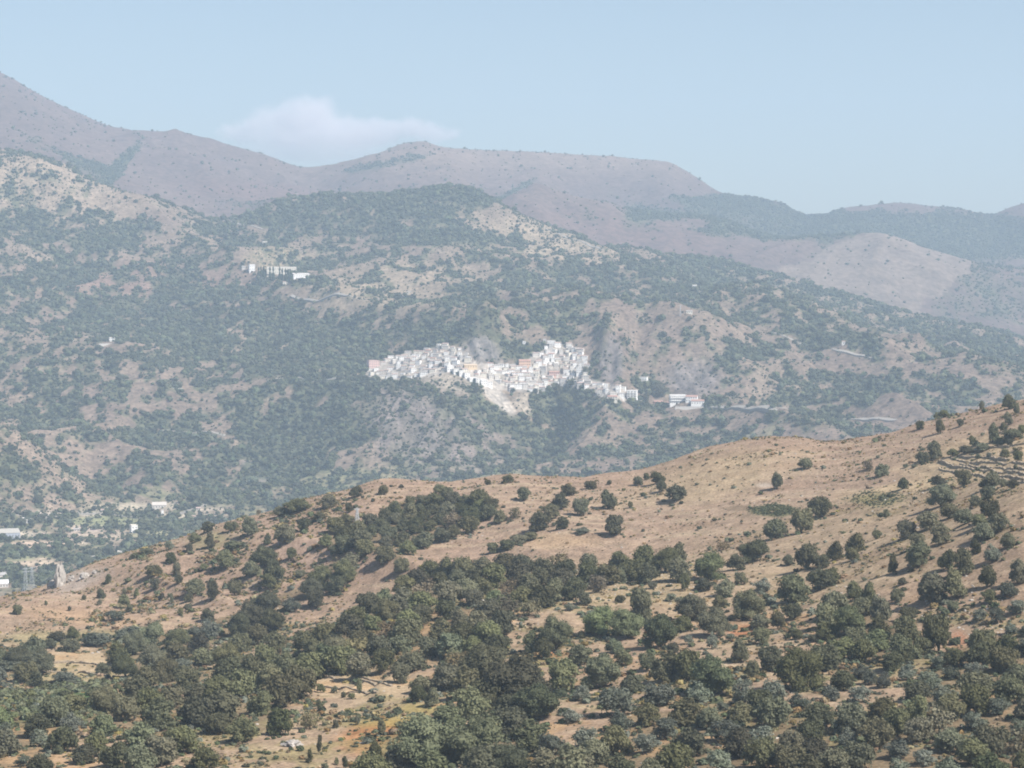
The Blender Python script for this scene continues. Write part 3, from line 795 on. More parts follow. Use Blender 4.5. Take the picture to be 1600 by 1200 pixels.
# ------------------------------------------------------------------ plants: shapes
def mesh_from(name, V, Fc, mats, mi=None, smooth=False):
    me = bpy.data.meshes.new(name)
    me.from_pydata([tuple(v) for v in V], [], Fc)
    for m in mats:
        me.materials.append(m)
    if mi is not None:
        me.polygons.foreach_set('material_index', mi)
    if smooth:
        me.polygons.foreach_set('use_smooth', np.ones(len(Fc), bool))
    me.update()
    return me
_ico = {}
def ico(sub):
    if sub not in _ico:
        bm = bmesh.new(); bmesh.ops.create_icosphere(bm, subdivisions=sub, radius=1)
        _ico[sub] = (np.array([v.co[:] for v in bm.verts]), [[v.index for v in f.verts] for f in bm.faces]); bm.free()
    return _ico[sub]
def crown_mesh(name, seed, mat, nlobe=15, nleaf=1500, spread=0.31, core=0.74, leaf=(0.026, 0.052), zlo=0.10, flat=1.0, up=0.0, sub=1):
    r = np.random.default_rng(seed)
    lobes = [(0, 0, 0.46, 0.29, 0.34)]
    for i in range(nlobe):
        a = 2 * math.pi * i * 0.618 + r.uniform(-.5, .5)
        u = r.uniform(-0.55, 0.98)
        k = r.uniform(0.8, 1.12)
        rr = r.uniform(0.11, 0.19)
        lobes.append((spread * k * math.sqrt(1 - u * u) * math.cos(a), spread * k * math.sqrt(1 - u * u) * math.sin(a), max(0.44 + 0.36 * k * u, zlo + rr * 0.8), rr, rr * r.uniform(0.75, 1.05) * flat))
    V, Fc = [], []
    base, faces = ico(sub)
    for (x, y, z, rh, rv) in lobes:
        n0 = len(V)
        k = core * (1 + 0.16 * r.standard_normal(len(base)))
        for p, kk in zip(base, k):
            V.append((x + p[0] * rh * kk, y + p[1] * rh * kk, max(zlo * 0.6, z + p[2] * rv * kk)))
        Fc += [[i + n0 for i in f] for f in faces]
    L = np.array(lobes)
    area = L[:, 3] * L[:, 4]
    cnt = 0
    while cnt < nleaf:
        l = L[r.choice(len(L), p=area / area.sum())]
        d = r.standard_normal(3); d /= np.linalg.norm(d)
        if d[2] < -0.55:
            continue
        sh = r.uniform(0.80, 1.12) if r.uniform() < 0.8 else r.uniform(1.05, 1.32)
        p = np.array([l[0] + d[0] * l[3] * sh, l[1] + d[1] * l[3] * sh, l[2] + d[2] * l[4] * sh])
        q = ((p[0] - L[:, 0]) / L[:, 3]) ** 2 + ((p[1] - L[:, 1]) / L[:, 3]) ** 2 + ((p[2] - L[:, 2]) / L[:, 4]) ** 2
        if (q < 0.55).any() or p[2] < zlo * 0.4:
            continue
        nrm = d * 0.8 + r.standard_normal(3) * 0.55 + np.array((0, 0, 0.25 + up)); nrm /= np.linalg.norm(nrm)
        a = np.cross(nrm, r.standard_normal(3)); a /= np.linalg.norm(a); b = np.cross(nrm, a)
        s = r.uniform(*leaf); s2 = s * r.uniform(0.5, 0.9)
        n0 = len(V)
        V += [p + a * s, p + b * s2 + nrm * s * 0.25, p - a * s * r.uniform(.6, 1), p - b * s2 - nrm * s * 0.1]
        Fc.append([n0, n0 + 1, n0 + 2, n0 + 3])
        cnt += 1
    V = np.array(V)
    V[:, 2] -= V[:, 2].min() - 0.02
    V[:, 2] /= V[:, 2].max()
    ext = max(np.ptp(V[:, 0]), np.ptp(V[:, 1])); V[:, :2] /= ext
    return mesh_from(name, V, Fc, [mat])
def tube_into(V, Fc, pts, rads, n=6):
    rings = []
    for i, (p, rd) in enumerate(zip(pts, rads)):
        p = Vector(p)
        d = (Vector(pts[min(i + 1, len(pts) - 1)]) - Vector(pts[max(i - 1, 0)])).normalized()
        a = d.orthogonal().normalized(); b = d.cross(a)
        ring = []
        for k in range(n):
            t = 2 * math.pi * k / n
            ring.append(len(V)); V.append(tuple(p + (a * math.cos(t) + b * math.sin(t)) * rd))
        rings.append(ring)
    for r0, r1 in zip(rings[:-1], rings[1:]):
        for k in range(n):
            Fc.append([r0[k], r0[(k + 1) % n], r1[(k + 1) % n], r1[k]])
def trunk_mesh(name, seed, thin=1.0, h=0.6):
    r = np.random.default_rng(seed)
    V, Fc = [], []
    fork = r.uniform(0.16, 0.24)
    lean = r.uniform(-.04, .04, 2)
    top = (lean[0], lean[1], fork)
    tube_into(V, Fc, [(0, 0, -0.06), (lean[0] * .5, lean[1] * .5, fork * .5), top], [0.045 * thin, 0.036 * thin, 0.03 * thin])
    for i in range(4):
        a = i * 1.57 + r.uniform(-.4, .4)
        e = (lean[0] + math.cos(a) * r.uniform(.15, .26), lean[1] + math.sin(a) * r.uniform(.15, .26), h + r.uniform(-.1, .12))
        m = tuple(top[k] * .5 + e[k] * .5 + (0.03 if k == 2 else 0) for k in range(3))
        tube_into(V, Fc, [top, m, e], [0.024 * thin, 0.017 * thin, 0.008 * thin], 5)
    return mesh_from(name, V, Fc, [MAT_BARK], smooth=True)
CROWNS = {
    'oak': [crown_mesh('oak_crown', 100 + i, MAT_OAK, nlobe=12 + i % 5, spread=0.30 + 0.025 * (i % 3)) for i in range(7)],
    'oak_big': [crown_mesh('oak_crown', 150 + i, MAT_OAK if i < 2 else MAT_BROAD, nlobe=26, nleaf=4200, spread=0.33, leaf=(0.013, 0.028), sub=2) for i in range(3)],
    'broad': [crown_mesh('broad_crown', 200 + i, MAT_BROAD, nlobe=11 + i, nleaf=1400, spread=0.30) for i in range(3)],
    'olive': [crown_mesh('olive_crown', 300 + i, MAT_OLIVE, nlobe=10 + i, nleaf=1100, core=0.62, leaf=(0.026, 0.05), spread=0.30, up=0.2) for i in range(4)],
    'dry': [crown_mesh('dry_crown', 400 + i, MAT_DRY, nlobe=9, nleaf=600, core=0.45, leaf=(0.022, 0.045), spread=0.28) for i in range(2)],
    'shrub': [crown_mesh('shrub_crown', 500 + i, MAT_OAK, nlobe=8, nleaf=420, core=0.76, leaf=(0.045, 0.08), spread=0.28, zlo=0.05) for i in range(4)],
}
TRUNKS = [trunk_mesh('tree_trunk', 10 + i) for i in range(4)]

def set_props(o, label, cat, group=None):
    o['label'] = label; o['category'] = cat
    if group:
        o['group'] = group
def empty(name, loc, rz=0.0, scale=(1, 1, 1)):
    o = bpy.data.objects.new(name, None)
    o.empty_display_size = 0.5
    o.location = loc; o.rotation_euler = (0, 0, rz); o.scale = scale
    COL.objects.link(o)
    return o
def part(name, me, parent, loc=None):
    o = bpy.data.objects.new(name, me)
    o.parent = parent
    if loc is not None:
        o.location = loc
    COL.objects.link(o)
    return o

# ------------------------------------------------------------------ plants: where they stand (photo position of the crown's middle, width, height)
TREES = []       # (x, y, w, h, kind, label or None)
def T_(x, y, w, h=None, kind='oak', label=None):
    TREES.append([x, y, w, h or w * 0.82, kind, label])
# the bare ridge
T_(1257, 725, 24, 18, label='round dark bush tree alone on the open crest slope, above the three clumped trees')
T_(1214, 752, 19, 27, label='narrow tree leaning sideways beside a pale stone patch on the open slope')
T_(1210, 828, 40, 31, label='lowest of the three rounded trees standing together on the bare slope')
T_(1252, 815, 38, 40, label='middle and tallest of the three rounded trees on the bare slope')
T_(1281, 794, 38, 32, label='uppermost of the three rounded trees standing together on the bare slope')
T_(1355, 728, 18, 16, 'dry', 'thin sparse tree beside another at the foot of the upper dry field')
T_(1378, 735, 24, 20, 'broad', 'wider of the two sparse trees by the pale track under the dry field')
T_(1411, 756, 18, 18, 'broad', 'small light green tree standing alone just below the pale track')
T_(1460, 705, 23, 28, label='taller tree of the pair where the hedge meets the pale track')
T_(1442, 716, 22, 18, label='low bushy tree of the pair where the hedge meets the pale track')
T_(1470, 667, 15, 20, label='upright dark tree alone on the upper dry field near the crest')
T_(1501, 661, 12, 12); T_(1437, 665, 16, 14); T_(1475, 647, 18, 12); T_(1464, 650, 12, 10); T_(1534, 634, 9, 13)
T_(1576, 629, 28, 22, label='broad dark tree on the skyline at the highest end of the ridge')
T_(1550, 678, 20, 30, label='tall pale-topped tree rising out of the hedge above the terraces')
T_(1568, 668, 14, 14); T_(1575, 655, 16, 20); T_(1588, 640, 10, 18)
T_(1582, 680, 34, 18); T_(1562, 690, 26, 14); T_(1520, 690, 16, 16); T_(1535, 699, 30, 12); T_(1510, 703, 30, 12); T_(1489, 708, 22, 12); T_(1598, 672, 16, 16)
T_(1570, 709, 16, 14); T_(1590, 713, 18, 16); T_(1528, 713, 10, 8, 'olive'); T_(1545, 712, 9, 9, 'olive'); T_(1578, 691, 12, 10); T_(1587, 730, 8, 9)
T_(1466, 752, 27, 16); T_(1505, 748, 26, 26); T_(1496, 740, 12, 10); T_(1550, 750, 26, 24); T_(1540, 757, 24, 18); T_(1582, 757, 20, 14); T_(1567, 755, 16, 12)
T_(1470, 775, 46, 36, label='large rounded dark tree at the uphill corner of the tree-dotted field below the terraces'); T_(1482, 800, 32, 24); T_(1507, 808, 36, 24, 'broad'); T_(1543, 772, 24, 22); T_(1545, 797, 34, 30); T_(1560, 818, 34, 28); T_(1525, 785, 22, 18); T_(1530, 815, 24, 20)
T_(1575, 846, 24, 24); T_(1537, 832, 34, 26); T_(1550, 866, 32, 28, 'olive'); T_(1525, 856, 18, 22); T_(1450, 815, 40, 26); T_(1470, 836, 32, 30); T_(1417, 828, 34, 28); T_(1432, 846, 28, 24)
T_(1436, 868, 44, 40, label='tall dark tree hanging over the straw-coloured gap uphill of the stony bank'); T_(1480, 876, 28, 30); T_(1506, 880, 34, 40); T_(1542, 902, 28, 36); T_(1590, 896, 30, 40); T_(1575, 922, 34, 24, 'olive')
T_(1457, 922, 54, 46, label='large tree beside a narrower one above the reddish stony bank'); T_(1495, 914, 36, 46, label='narrower tree pressed against a large one above the reddish stony bank')
T_(1370, 836, 16, 14); T_(1385, 803, 11, 13); T_(1337, 850, 38, 30); T_(1305, 862, 32, 28); T_(1332, 867, 22, 20); T_(1262, 870, 40, 40); T_(1232, 876, 20, 16); T_(1285, 878, 26, 20)
T_(1177, 862, 50, 36, label='broad tree at the woods edge straight below the bare pink slope'); T_(1150, 880, 30, 24); T_(1130, 853, 26, 14, 'dry', 'grey leafless-looking bush on the bare slope just above the wood'); T_(1105, 886, 56, 42); T_(1040, 876, 54, 40); T_(1006, 872, 40, 34); T_(1060, 868, 32, 36)
T_(1070, 910, 18, 26); T_(1132, 920, 34, 24, 'broad'); T_(1192, 915, 30, 22, 'olive'); T_(1240, 922, 50, 42); T_(1280, 906, 50, 34); T_(1300, 900, 30, 24); T_(1158, 905, 22, 18)
T_(1027, 747, 24, 18); T_(1034, 760, 17, 18); T_(1055, 772, 36, 25, label='wide dark tree stretched along the upper slope near the ridge crest'); T_(985, 789, 9, 11); T_(997, 752, 16, 14); T_(1010, 745, 10, 10)
T_(1395, 882, 18, 32); T_(1402, 932, 22, 22); T_(1377, 956, 36, 48); T_(1357, 930, 30, 36); T_(1335, 925, 34, 30); T_(1300, 946, 50, 40); T_(1325, 972, 60, 46); T_(1285, 965, 44, 40)
T_(1082, 951, 60, 40); T_(1115, 974, 56, 46); T_(1165, 946, 58, 44, label='wide dark tree above the small patch of bare red earth'); T_(1215, 970, 24, 26, label='slim tree on a bare stem just below the bare red earth'); T_(1188, 972, 36, 22); T_(1112, 1002, 20, 26, 'olive', 'small pale tree with a visible stem on the straw strip'); T_(1245, 992, 20, 16); T_(1075, 1000, 16, 14, 'olive')
T_(1032, 988, 58, 54); T_(1003, 947, 36, 52); T_(1467, 990, 46, 62, 'oak', 'tall pyramid-shaped tree standing over red earth on the stony bank'); T_(1415, 988, 46, 46); T_(1440, 1010, 36, 30)
T_(1532, 962, 22, 18, 'olive'); T_(1556, 962, 24, 22, 'olive', 'rounded silvery bush tree, lower of two on the stony bank'); T_(1590, 950, 30, 22, 'olive'); T_(1156, 1018, 32, 36); T_(1176, 1047, 24, 30); T_(1205, 1030, 40, 36); T_(1250, 1048, 90, 66, label='very large spreading dark tree between straw gaps on the lower slope'); T_(1290, 1030, 50, 40); T_(1315, 1015, 50, 36)
T_(1345, 1050, 30, 24, 'olive', 'uphill tree in a row of three pale grey round trees'); T_(1358, 1060, 26, 22, 'olive', 'middle one in a row of three pale grey round trees'); T_(1381, 1064, 24, 24, 'olive', 'downhill end tree in a row of three pale grey round trees'); T_(1417, 1052, 30, 24, 'olive'); T_(1345, 1086, 36, 24, 'olive')
T_(1210, 1082, 40, 36, 'olive'); T_(1247, 1097, 36, 26, 'olive'); T_(1298, 1084, 30, 22, 'olive'); T_(1468, 1034, 28, 24, 'olive'); T_(1030, 1088, 54, 36, 'olive'); T_(1165, 1082, 38, 34, 'olive'); T_(1112, 1060, 80, 60); T_(1068, 1042, 50, 50); T_(1092, 1085, 40, 34, 'olive')
T_(1040, 1045, 60, 48); T_(1010, 1035, 30, 30)
# the crest of the pink ridge
T_(515, 784, 28, 21); T_(556, 769, 22, 16); T_(600, 766, 17, 15, label='small round tree alone just under the pink ridge crest'); T_(627, 760, 10, 6); T_(545, 794, 12, 15); T_(601, 806, 22, 22); T_(642, 783, 18, 16); T_(687, 765, 22, 16); T_(678, 784, 36, 24); T_(639, 799, 34, 24)
T_(747, 779, 40, 26); T_(732, 806, 50, 30); T_(762, 754, 12, 8); T_(794, 749, 20, 12); T_(818, 772, 22, 21, label='perfectly round dark tree alone on the pink slope below the crest'); T_(781, 808, 24, 20); T_(804, 803, 20, 18, 'dry'); T_(792, 852, 28, 16); T_(770, 857, 20, 16); T_(812, 843, 34, 14)
T_(888, 766, 30, 17); T_(875, 784, 34, 24); T_(909, 792, 29, 28, label='upright oval tree joined to a wide bush on the upper pink slope'); T_(923, 758, 22, 12); T_(950, 782, 28, 29, label='large round tree alone between the crest and the brow wood'); T_(879, 818, 22, 20); T_(843, 816, 36, 30); T_(860, 800, 30, 22)
T_(959, 823, 30, 32, label='dark tree casting a shadow at the pale gap just above the brow wood'); T_(910, 829, 28, 10, 'olive'); T_(830, 838, 24, 12); T_(952, 754, 8, 7)
T_(524, 915, 34, 28, label='uphill tree of two round trees on the pale grassy shoulder'); T_(495, 936, 34, 28, label='downhill tree of two round trees on the pale grassy shoulder'); T_(627, 885, 28, 24)
# the pink spur above the valley
T_(27, 953, 18, 15, label='round dark tree alone on the pink spur, farthest down toward the valley'); T_(169, 904, 11, 13, label='small upright tree alone just below the spur skyline beside the pale rocks'); T_(156, 928, 16, 15, label='round tree with a smaller bush under it on the pink spur'); T_(156, 941, 9, 9, 'shrub', 'small bush right under a round tree on the pink spur')
T_(131, 934, 8, 8, 'shrub'); T_(72, 942, 6, 7, 'shrub'); T_(109, 951, 6, 8, 'shrub'); T_(194, 939, 20, 19); T_(202, 951, 12, 12, 'shrub'); T_(195, 924, 8, 9, 'shrub'); T_(213, 928, 8, 16, 'shrub'); T_(242, 913, 18, 19, label='dark rounded tree on the spur below a dense leaning one'); T_(240, 892, 30, 15)
T_(267, 873, 18, 17); T_(276, 890, 14, 22); T_(279, 906, 14, 14); T_(296, 856, 12, 13); T_(304, 841, 20, 16); T_(328, 845, 18, 24); T_(352, 875, 32, 28); T_(364, 853, 32, 14); T_(390, 824, 26, 32); T_(361, 823, 26, 16); T_(418, 843, 14, 16)
T_(446, 836, 34, 30, label='wide tree with bare pink ground all round it near the ridge crest'); T_(474, 821, 24, 22); T_(456, 865, 18, 18); T_(466, 791, 46, 20); T_(440, 800, 30, 16); T_(412, 872, 46, 34); T_(428, 893, 36, 36); T_(394, 890, 34, 24); T_(420, 910, 24, 24)
T_(304, 917, 32, 23); T_(332, 924, 20, 28); T_(366, 919, 25, 24, label='dense squarish tree alone below the dark thicket on the spur'); T_(253, 933, 10, 10, 'shrub'); T_(268, 936, 7, 16, 'shrub'); T_(294, 934, 15, 14); T_(294, 949, 14, 10); T_(281, 956, 11, 12, 'shrub'); T_(324, 962, 22, 20)
T_(178, 963, 32, 16, 'olive'); T_(114, 989, 24, 18); T_(88, 995, 30, 16); T_(79, 1006, 20, 16); T_(110, 1010, 34, 18); T_(30, 1030, 58, 32); T_(77, 1028, 15, 13); T_(252, 987, 8, 12, 'shrub'); T_(150, 1000, 50, 20, 'olive'); T_(205, 990, 50, 20, 'olive')
T_(318, 1028, 46, 26); T_(285, 1040, 30, 20, 'olive'); T_(56, 1065, 28, 28, 'broad'); T_(100, 1060, 40, 18, 'olive'); T_(160, 1045, 24, 18); T_(20, 1040, 36, 16, 'olive')
# clearings of the lower slope
T_(912, 935, 24, 22, label='round dark tree alone among the pale stones of the stony clearing'); T_(867, 992, 56, 54, label='tall tree with bright stony ground uphill of it and a rust strip at its foot'); T_(830, 1005, 34, 32, 'broad', 'light green bush tree at the end of the rust strip'); T_(850, 1015, 30, 30)
T_(936, 972, 60, 44); T_(980, 976, 56, 44); T_(1002, 942, 34, 40); T_(969, 900, 20, 22); T_(907, 1025, 40, 32, label='dark tree between the rust strip and a bright straw gap'); T_(959, 1010, 30, 22, 'broad')
T_(880, 1058, 54, 52, label='cone-shaped tree on the path of bare ground in the lower slope'); T_(942, 1052, 64, 52); T_(909, 1084, 28, 24, 'olive'); T_(965, 1098, 60, 44, 'olive'); T_(892, 1119, 34, 22, 'olive')
T_(626, 1052, 36, 32, label='dark tree at the upper end of the terraced straw clearing'); T_(652, 1085, 26, 26); T_(676, 1090, 28, 28, label='lower tree of a pair at the foot of the terraced straw clearing'); T_(660, 1070, 40, 24)
T_(502, 1076, 14, 14, 'shrub'); T_(522, 1078, 12, 11, 'shrub'); T_(562, 1072, 10, 22, 'shrub'); T_(536, 1086, 10, 9, 'shrub'); T_(549, 1088, 12, 9, 'shrub'); T_(524, 1131, 11, 14, 'shrub', 'small two-tiered shrub alone on the straw clearing'); T_(558, 1125, 10, 16, 'shrub'); T_(597, 1137, 14, 26, 'oak', 'slender dark sapling standing in the rust-coloured patch'); T_(704, 1107, 13, 15, 'shrub')
T_(498, 1165, 8, 30, 'shrub', 'thin columnar shrub on the lowest straw-coloured slope'); T_(485, 1182, 8, 22, 'shrub'); T_(526, 1190, 8, 12, 'shrub'); T_(540, 1192, 10, 20, 'shrub'); T_(508, 1198, 14, 10, 'shrub')
T_(806, 1066, 110, 78, label='biggest crown of the large clump beside the bare ground path'); T_(758, 1040, 90, 60, 'oak'); T_(762, 1086, 60, 44); T_(838, 1100, 84, 56); T_(796, 1130, 60, 46)
T_(668, 1160, 120, 76, label='huge broad dark tree by the rust-coloured patch'); T_(743, 1160, 110, 74, label='huge olive-green crown beside the broad dark tree by the rust patch'); T_(586, 1176, 22, 36, label='upright tree beside the huge dark crown below the rust patch'); T_(625, 1185, 60, 40); T_(700, 1120, 50, 30, 'broad')
T_(484, 1126, 32, 28, 'dry', 'greyish rounded bush on the straw slope beside the wood'); T_(437, 1128, 44, 44, 'broad', 'fresh green tree at the point of the wood beside the straw slope'); T_(320, 1186, 46, 36, label='rounded tree alone on the lowest bare slope'); T_(499, 1100, 10, 14, 'shrub')
T_(448, 1040, 44, 40, 'broad'); T_(420, 1060, 50, 40)
T_(60, 1155, 30, 26, 'olive', 'pale silvery tree by a gap of bare tan earth in the corner wood'); T_(37, 1190, 26, 16, 'olive', 'small silvery tree at the bottom edge of the corner wood'); T_(91, 1172, 16, 14, 'broad', 'tiny green bush on bare tan earth in the corner wood'); T_(8, 1143, 30, 24, 'olive'); T_(130, 1180, 40, 30); T_(150, 1165, 40, 36); T_(180, 1180, 50, 40)
# a gap tree or two by the valley skyline
T_(230, 862, 24, 10); T_(212, 868, 18, 8)
N_MANUAL = len(TREES)

# fill the woods with trees, spaced so that crowns touch
def fill(poly, spacing, kinds, kp, wr, seed, ymin=0):
    r = np.random.default_rng(seed)
    xs = [p[0] for p in poly]; ys = [p[1] for p in poly]
    area = abs(sum(poly[i][0] * poly[(i + 1) % len(poly)][1] - poly[(i + 1) % len(poly)][0] * poly[i][1] for i in range(len(poly)))) / 2
    placed = []
    for _ in range(int(area / spacing ** 2 * 60)):
        x = r.uniform(min(xs), max(xs)); y = r.uniform(min(ys), max(ys))
        if not poly_mask(poly, np.array(x), np.array(y)):
            continue
        far = np.interp(y, [780, 900, 1200], [0.5, 0.85, 1.25])
        sp = spacing * far
        if any(((x - a) / sp) ** 2 + ((y - b) / (sp * 0.62)) ** 2 < 1 for a, b in placed):
            continue
        if any(((x - t[0]) / (0.45 * sp + 0.3 * t[2])) ** 2 + ((y - t[1]) / (0.3 * sp + 0.3 * t[3])) ** 2 < 1 for t in TREES[:N_MANUAL]):
            continue
        placed.append((x, y))
        wd = r.uniform(*wr) * far
        kd = r.choice(kinds, p=kp)
        if kd == 'olive':
            wd *= 0.75
        TREES.append([x, y, wd, wd * r.uniform(0.66, 0.9), kd, None])
OB = (['oak', 'broad', 'olive', 'dry'])
fill(WOODS['brow'], 30, OB, [.80, .15, .0, .05], (38, 54), 1)
fill(WOODS['west'], 32, OB, [.76, .15, .05, .04], (38, 54), 2)
fill(WOODS['ravine'], 32, OB, [.8, .1, .08, .02], (40, 54), 3)
fill(WOODS['low_belt'], 29, OB, [.8, .1, .08, .02], (36, 50), 4)
fill(WOODS['middle'], 32, OB, [.80, .15, .03, .02], (40, 58), 5)
fill(WOODS['front'], 34, OB, [.80, .15, .03, .02], (44, 60), 6)
fill(WOODS['south'], 32, OB, [.64, .08, .26, .02], (36, 52), 7)
fill(WOODS['east'], 32, OB, [.88, .08, .02, .02], (36, 52), 8)
fill(WOODS['corner'], 32, OB, [.6, .14, .24, .02], (34, 48), 9)
fill(WOODS['upper'], 31, OB, [.9, .05, .0, .05], (34, 56), 10)
fill([(900, 900), (1060, 900), (1270, 930), (1400, 900), (1600, 900), (1600, 980), (1440, 1040), (1250, 1120), (1000, 1110), (880, 1060), (850, 1000)], 48, OB, [.45, .17, .34, .04], (16, 36), 11)
# long hedges and loose scrub of the spur and the ridge
fill([(250, 830), (480, 780), (560, 790), (480, 900), (330, 960), (230, 940)], 70, OB, [.8, .05, .05, .1], (14, 34), 12)

# resolve every plant to its place on the land
PLANTS = []
rp = np.random.default_rng(77)
for i, (x, y, wpx, hpx, kind, label) in enumerate(TREES):
    by = y + 0.46 * hpx
    if y > 1040:
        lim = (430, 900)
    elif x < 560 and y < 1030:
        lim = (830, 1140)
    elif by < RIDGE[0][1] and by < 850 and x < 1180:
        lim = (860, 1120)
    else:
        lim = (430, 1120)
    p = ground(x, by, *lim)
    mpp = p.y / F
    PLANTS.append(dict(x=x, y=y, w=wpx, h=hpx, kind=kind, label=label, p=p, W=wpx * mpp, H=hpx * mpp * 1.04, manual=i < N_MANUAL))
print('plants', len(PLANTS))

LAND = [('the three round trees', 1247, 812), ('the striped terraces', 1560, 712), ('the grey rock pinnacle', 93, 897), ('the rust-coloured patch', 590, 1150), ('the rust strip', 870, 1027),
        ('the stony clearing', 930, 920), ('the straw clearing', 560, 1062), ('the green orchard plot', 60, 1105), ('the bare red earth', 1160, 985), ('the three pale grey trees', 1360, 1060),
        ('the reddish stony bank', 1500, 955), ('the pink ridge crest', 720, 752), ('the valley plot', 110, 1045), ('the grassy shoulder', 520, 945), ('the spur thicket', 412, 880),
        ('the cone-shaped tree', 880, 1058), ('the broad giant tree', 668, 1160), ('the lowest bare slope', 400, 1185), ('the spreading giant tree', 1250, 1048), ('the pyramid-shaped tree', 1467, 990),
        ('the green bush patch', 1205, 798), ('the pale track', 1450, 735)]
ORD = ['first', 'second', 'third', 'fourth', 'fifth', 'sixth', 'seventh', 'eighth', 'ninth', 'tenth', 'eleventh', 'twelfth']
TONE = {'oak': 'dark green', 'broad': 'mid green', 'olive': 'silvery grey', 'dry': 'brownish grey', 'shrub': 'dark'}
def relation(dx, dy):
    if abs(dy) * 1.3 > abs(dx):
        return 'uphill of' if dy < 0 else 'downhill of'
    return 'valleyward of' if dx < 0 else 'terraceward of'
def auto_label(items, noun):
    """Distinct descriptions from look, landmark, direction and rank of distance."""
    bins = {}
    for q in items:
        if q['label']:
            continue
        k = min(range(len(LAND)), key=lambda j: ((q['x'] - LAND[j][1]) ** 2 + (1.4 * (q['y'] - LAND[j][2])) ** 2))
        dx, dy = q['x'] - LAND[k][1], q['y'] - LAND[k][2]
        size = 'small' if q['W'] < 5.0 else ('large' if q['W'] > 8.2 else 'medium')
        sh = 'tall' if q['H'] > 0.95 * q['W'] else ('low' if q['H'] < 0.6 * q['W'] else 'round')
        rel = relation(dx, dy)
        side = {'uphill of': 'uphill of', 'downhill of': 'downhill of', 'valleyward of': 'on the valley side of', 'terraceward of': 'on the terrace side of'}[rel]
        bins.setdefault((size, TONE[q['kind']], sh, side, LAND[k][0]), []).append((dx * dx + 2 * dy * dy, q))
    for (size, tone, sh, side, lm), v in bins.items():
        v.sort(key=lambda a: a[0])
        for n, (_, q) in enumerate(v):
            nn = 'bush' if q['kind'] == 'dry' else noun
            if len(v) == 1:
                q['label'] = f'{size} {sh} {tone} {nn} {side} {lm}'
            elif n < len(ORD):
                q['label'] = f'{ORD[n]} {size} {sh} {tone} {nn} {side} {lm}'
            else:
                q['label'] = f'{size} {sh} {tone} {nn} in closed wood {side} {lm}'
trees = [q for q in PLANTS if q['kind'] != 'shrub']
shrubs = [q for q in PLANTS if q['kind'] == 'shrub']
trees.sort(key=lambda q: (0 if (q['manual'] and q['label']) else 1, -q['w'] * q['h']))
single, mass = trees[:300], trees[300:]
auto_label(single, 'tree'); auto_label(shrubs, 'shrub')
GROUPS = {'oak': 'dark green trees on the hillside', 'broad': 'mid green trees on the hillside', 'olive': 'silvery grey trees on the hillside', 'dry': 'half-bare bushes on the hillside', 'shrub': 'small shrubs on the dry slopes'}
NAMES = {'oak': 'oak_tree', 'broad': 'broadleaf_tree', 'olive': 'olive_tree', 'dry': 'dry_bush', 'shrub': 'shrub'}
for q in single + shrubs:
    k = q['kind']
    e = empty(NAMES[k], q['p'], rp.uniform(0, 6.28), (q['W'] * 1.1, q['W'] * 1.1, q['H'] * 1.06))
    e.rotation_euler = (rp.normal(0, 0.09), rp.normal(0, 0.09), e.rotation_euler[2])
    set_props(e, q['label'], 'shrub' if k == 'shrub' else ('bush' if k == 'dry' else 'tree'), GROUPS[k])
    kk = 'oak_big' if (k == 'oak' and q['W'] > 9.5) else k
    v = int(rp.integers(len(CROWNS[kk])))
    part('crown', CROWNS[kk][v], e)
    part('trunk', TRUNKS[int(rp.integers(4))], e)

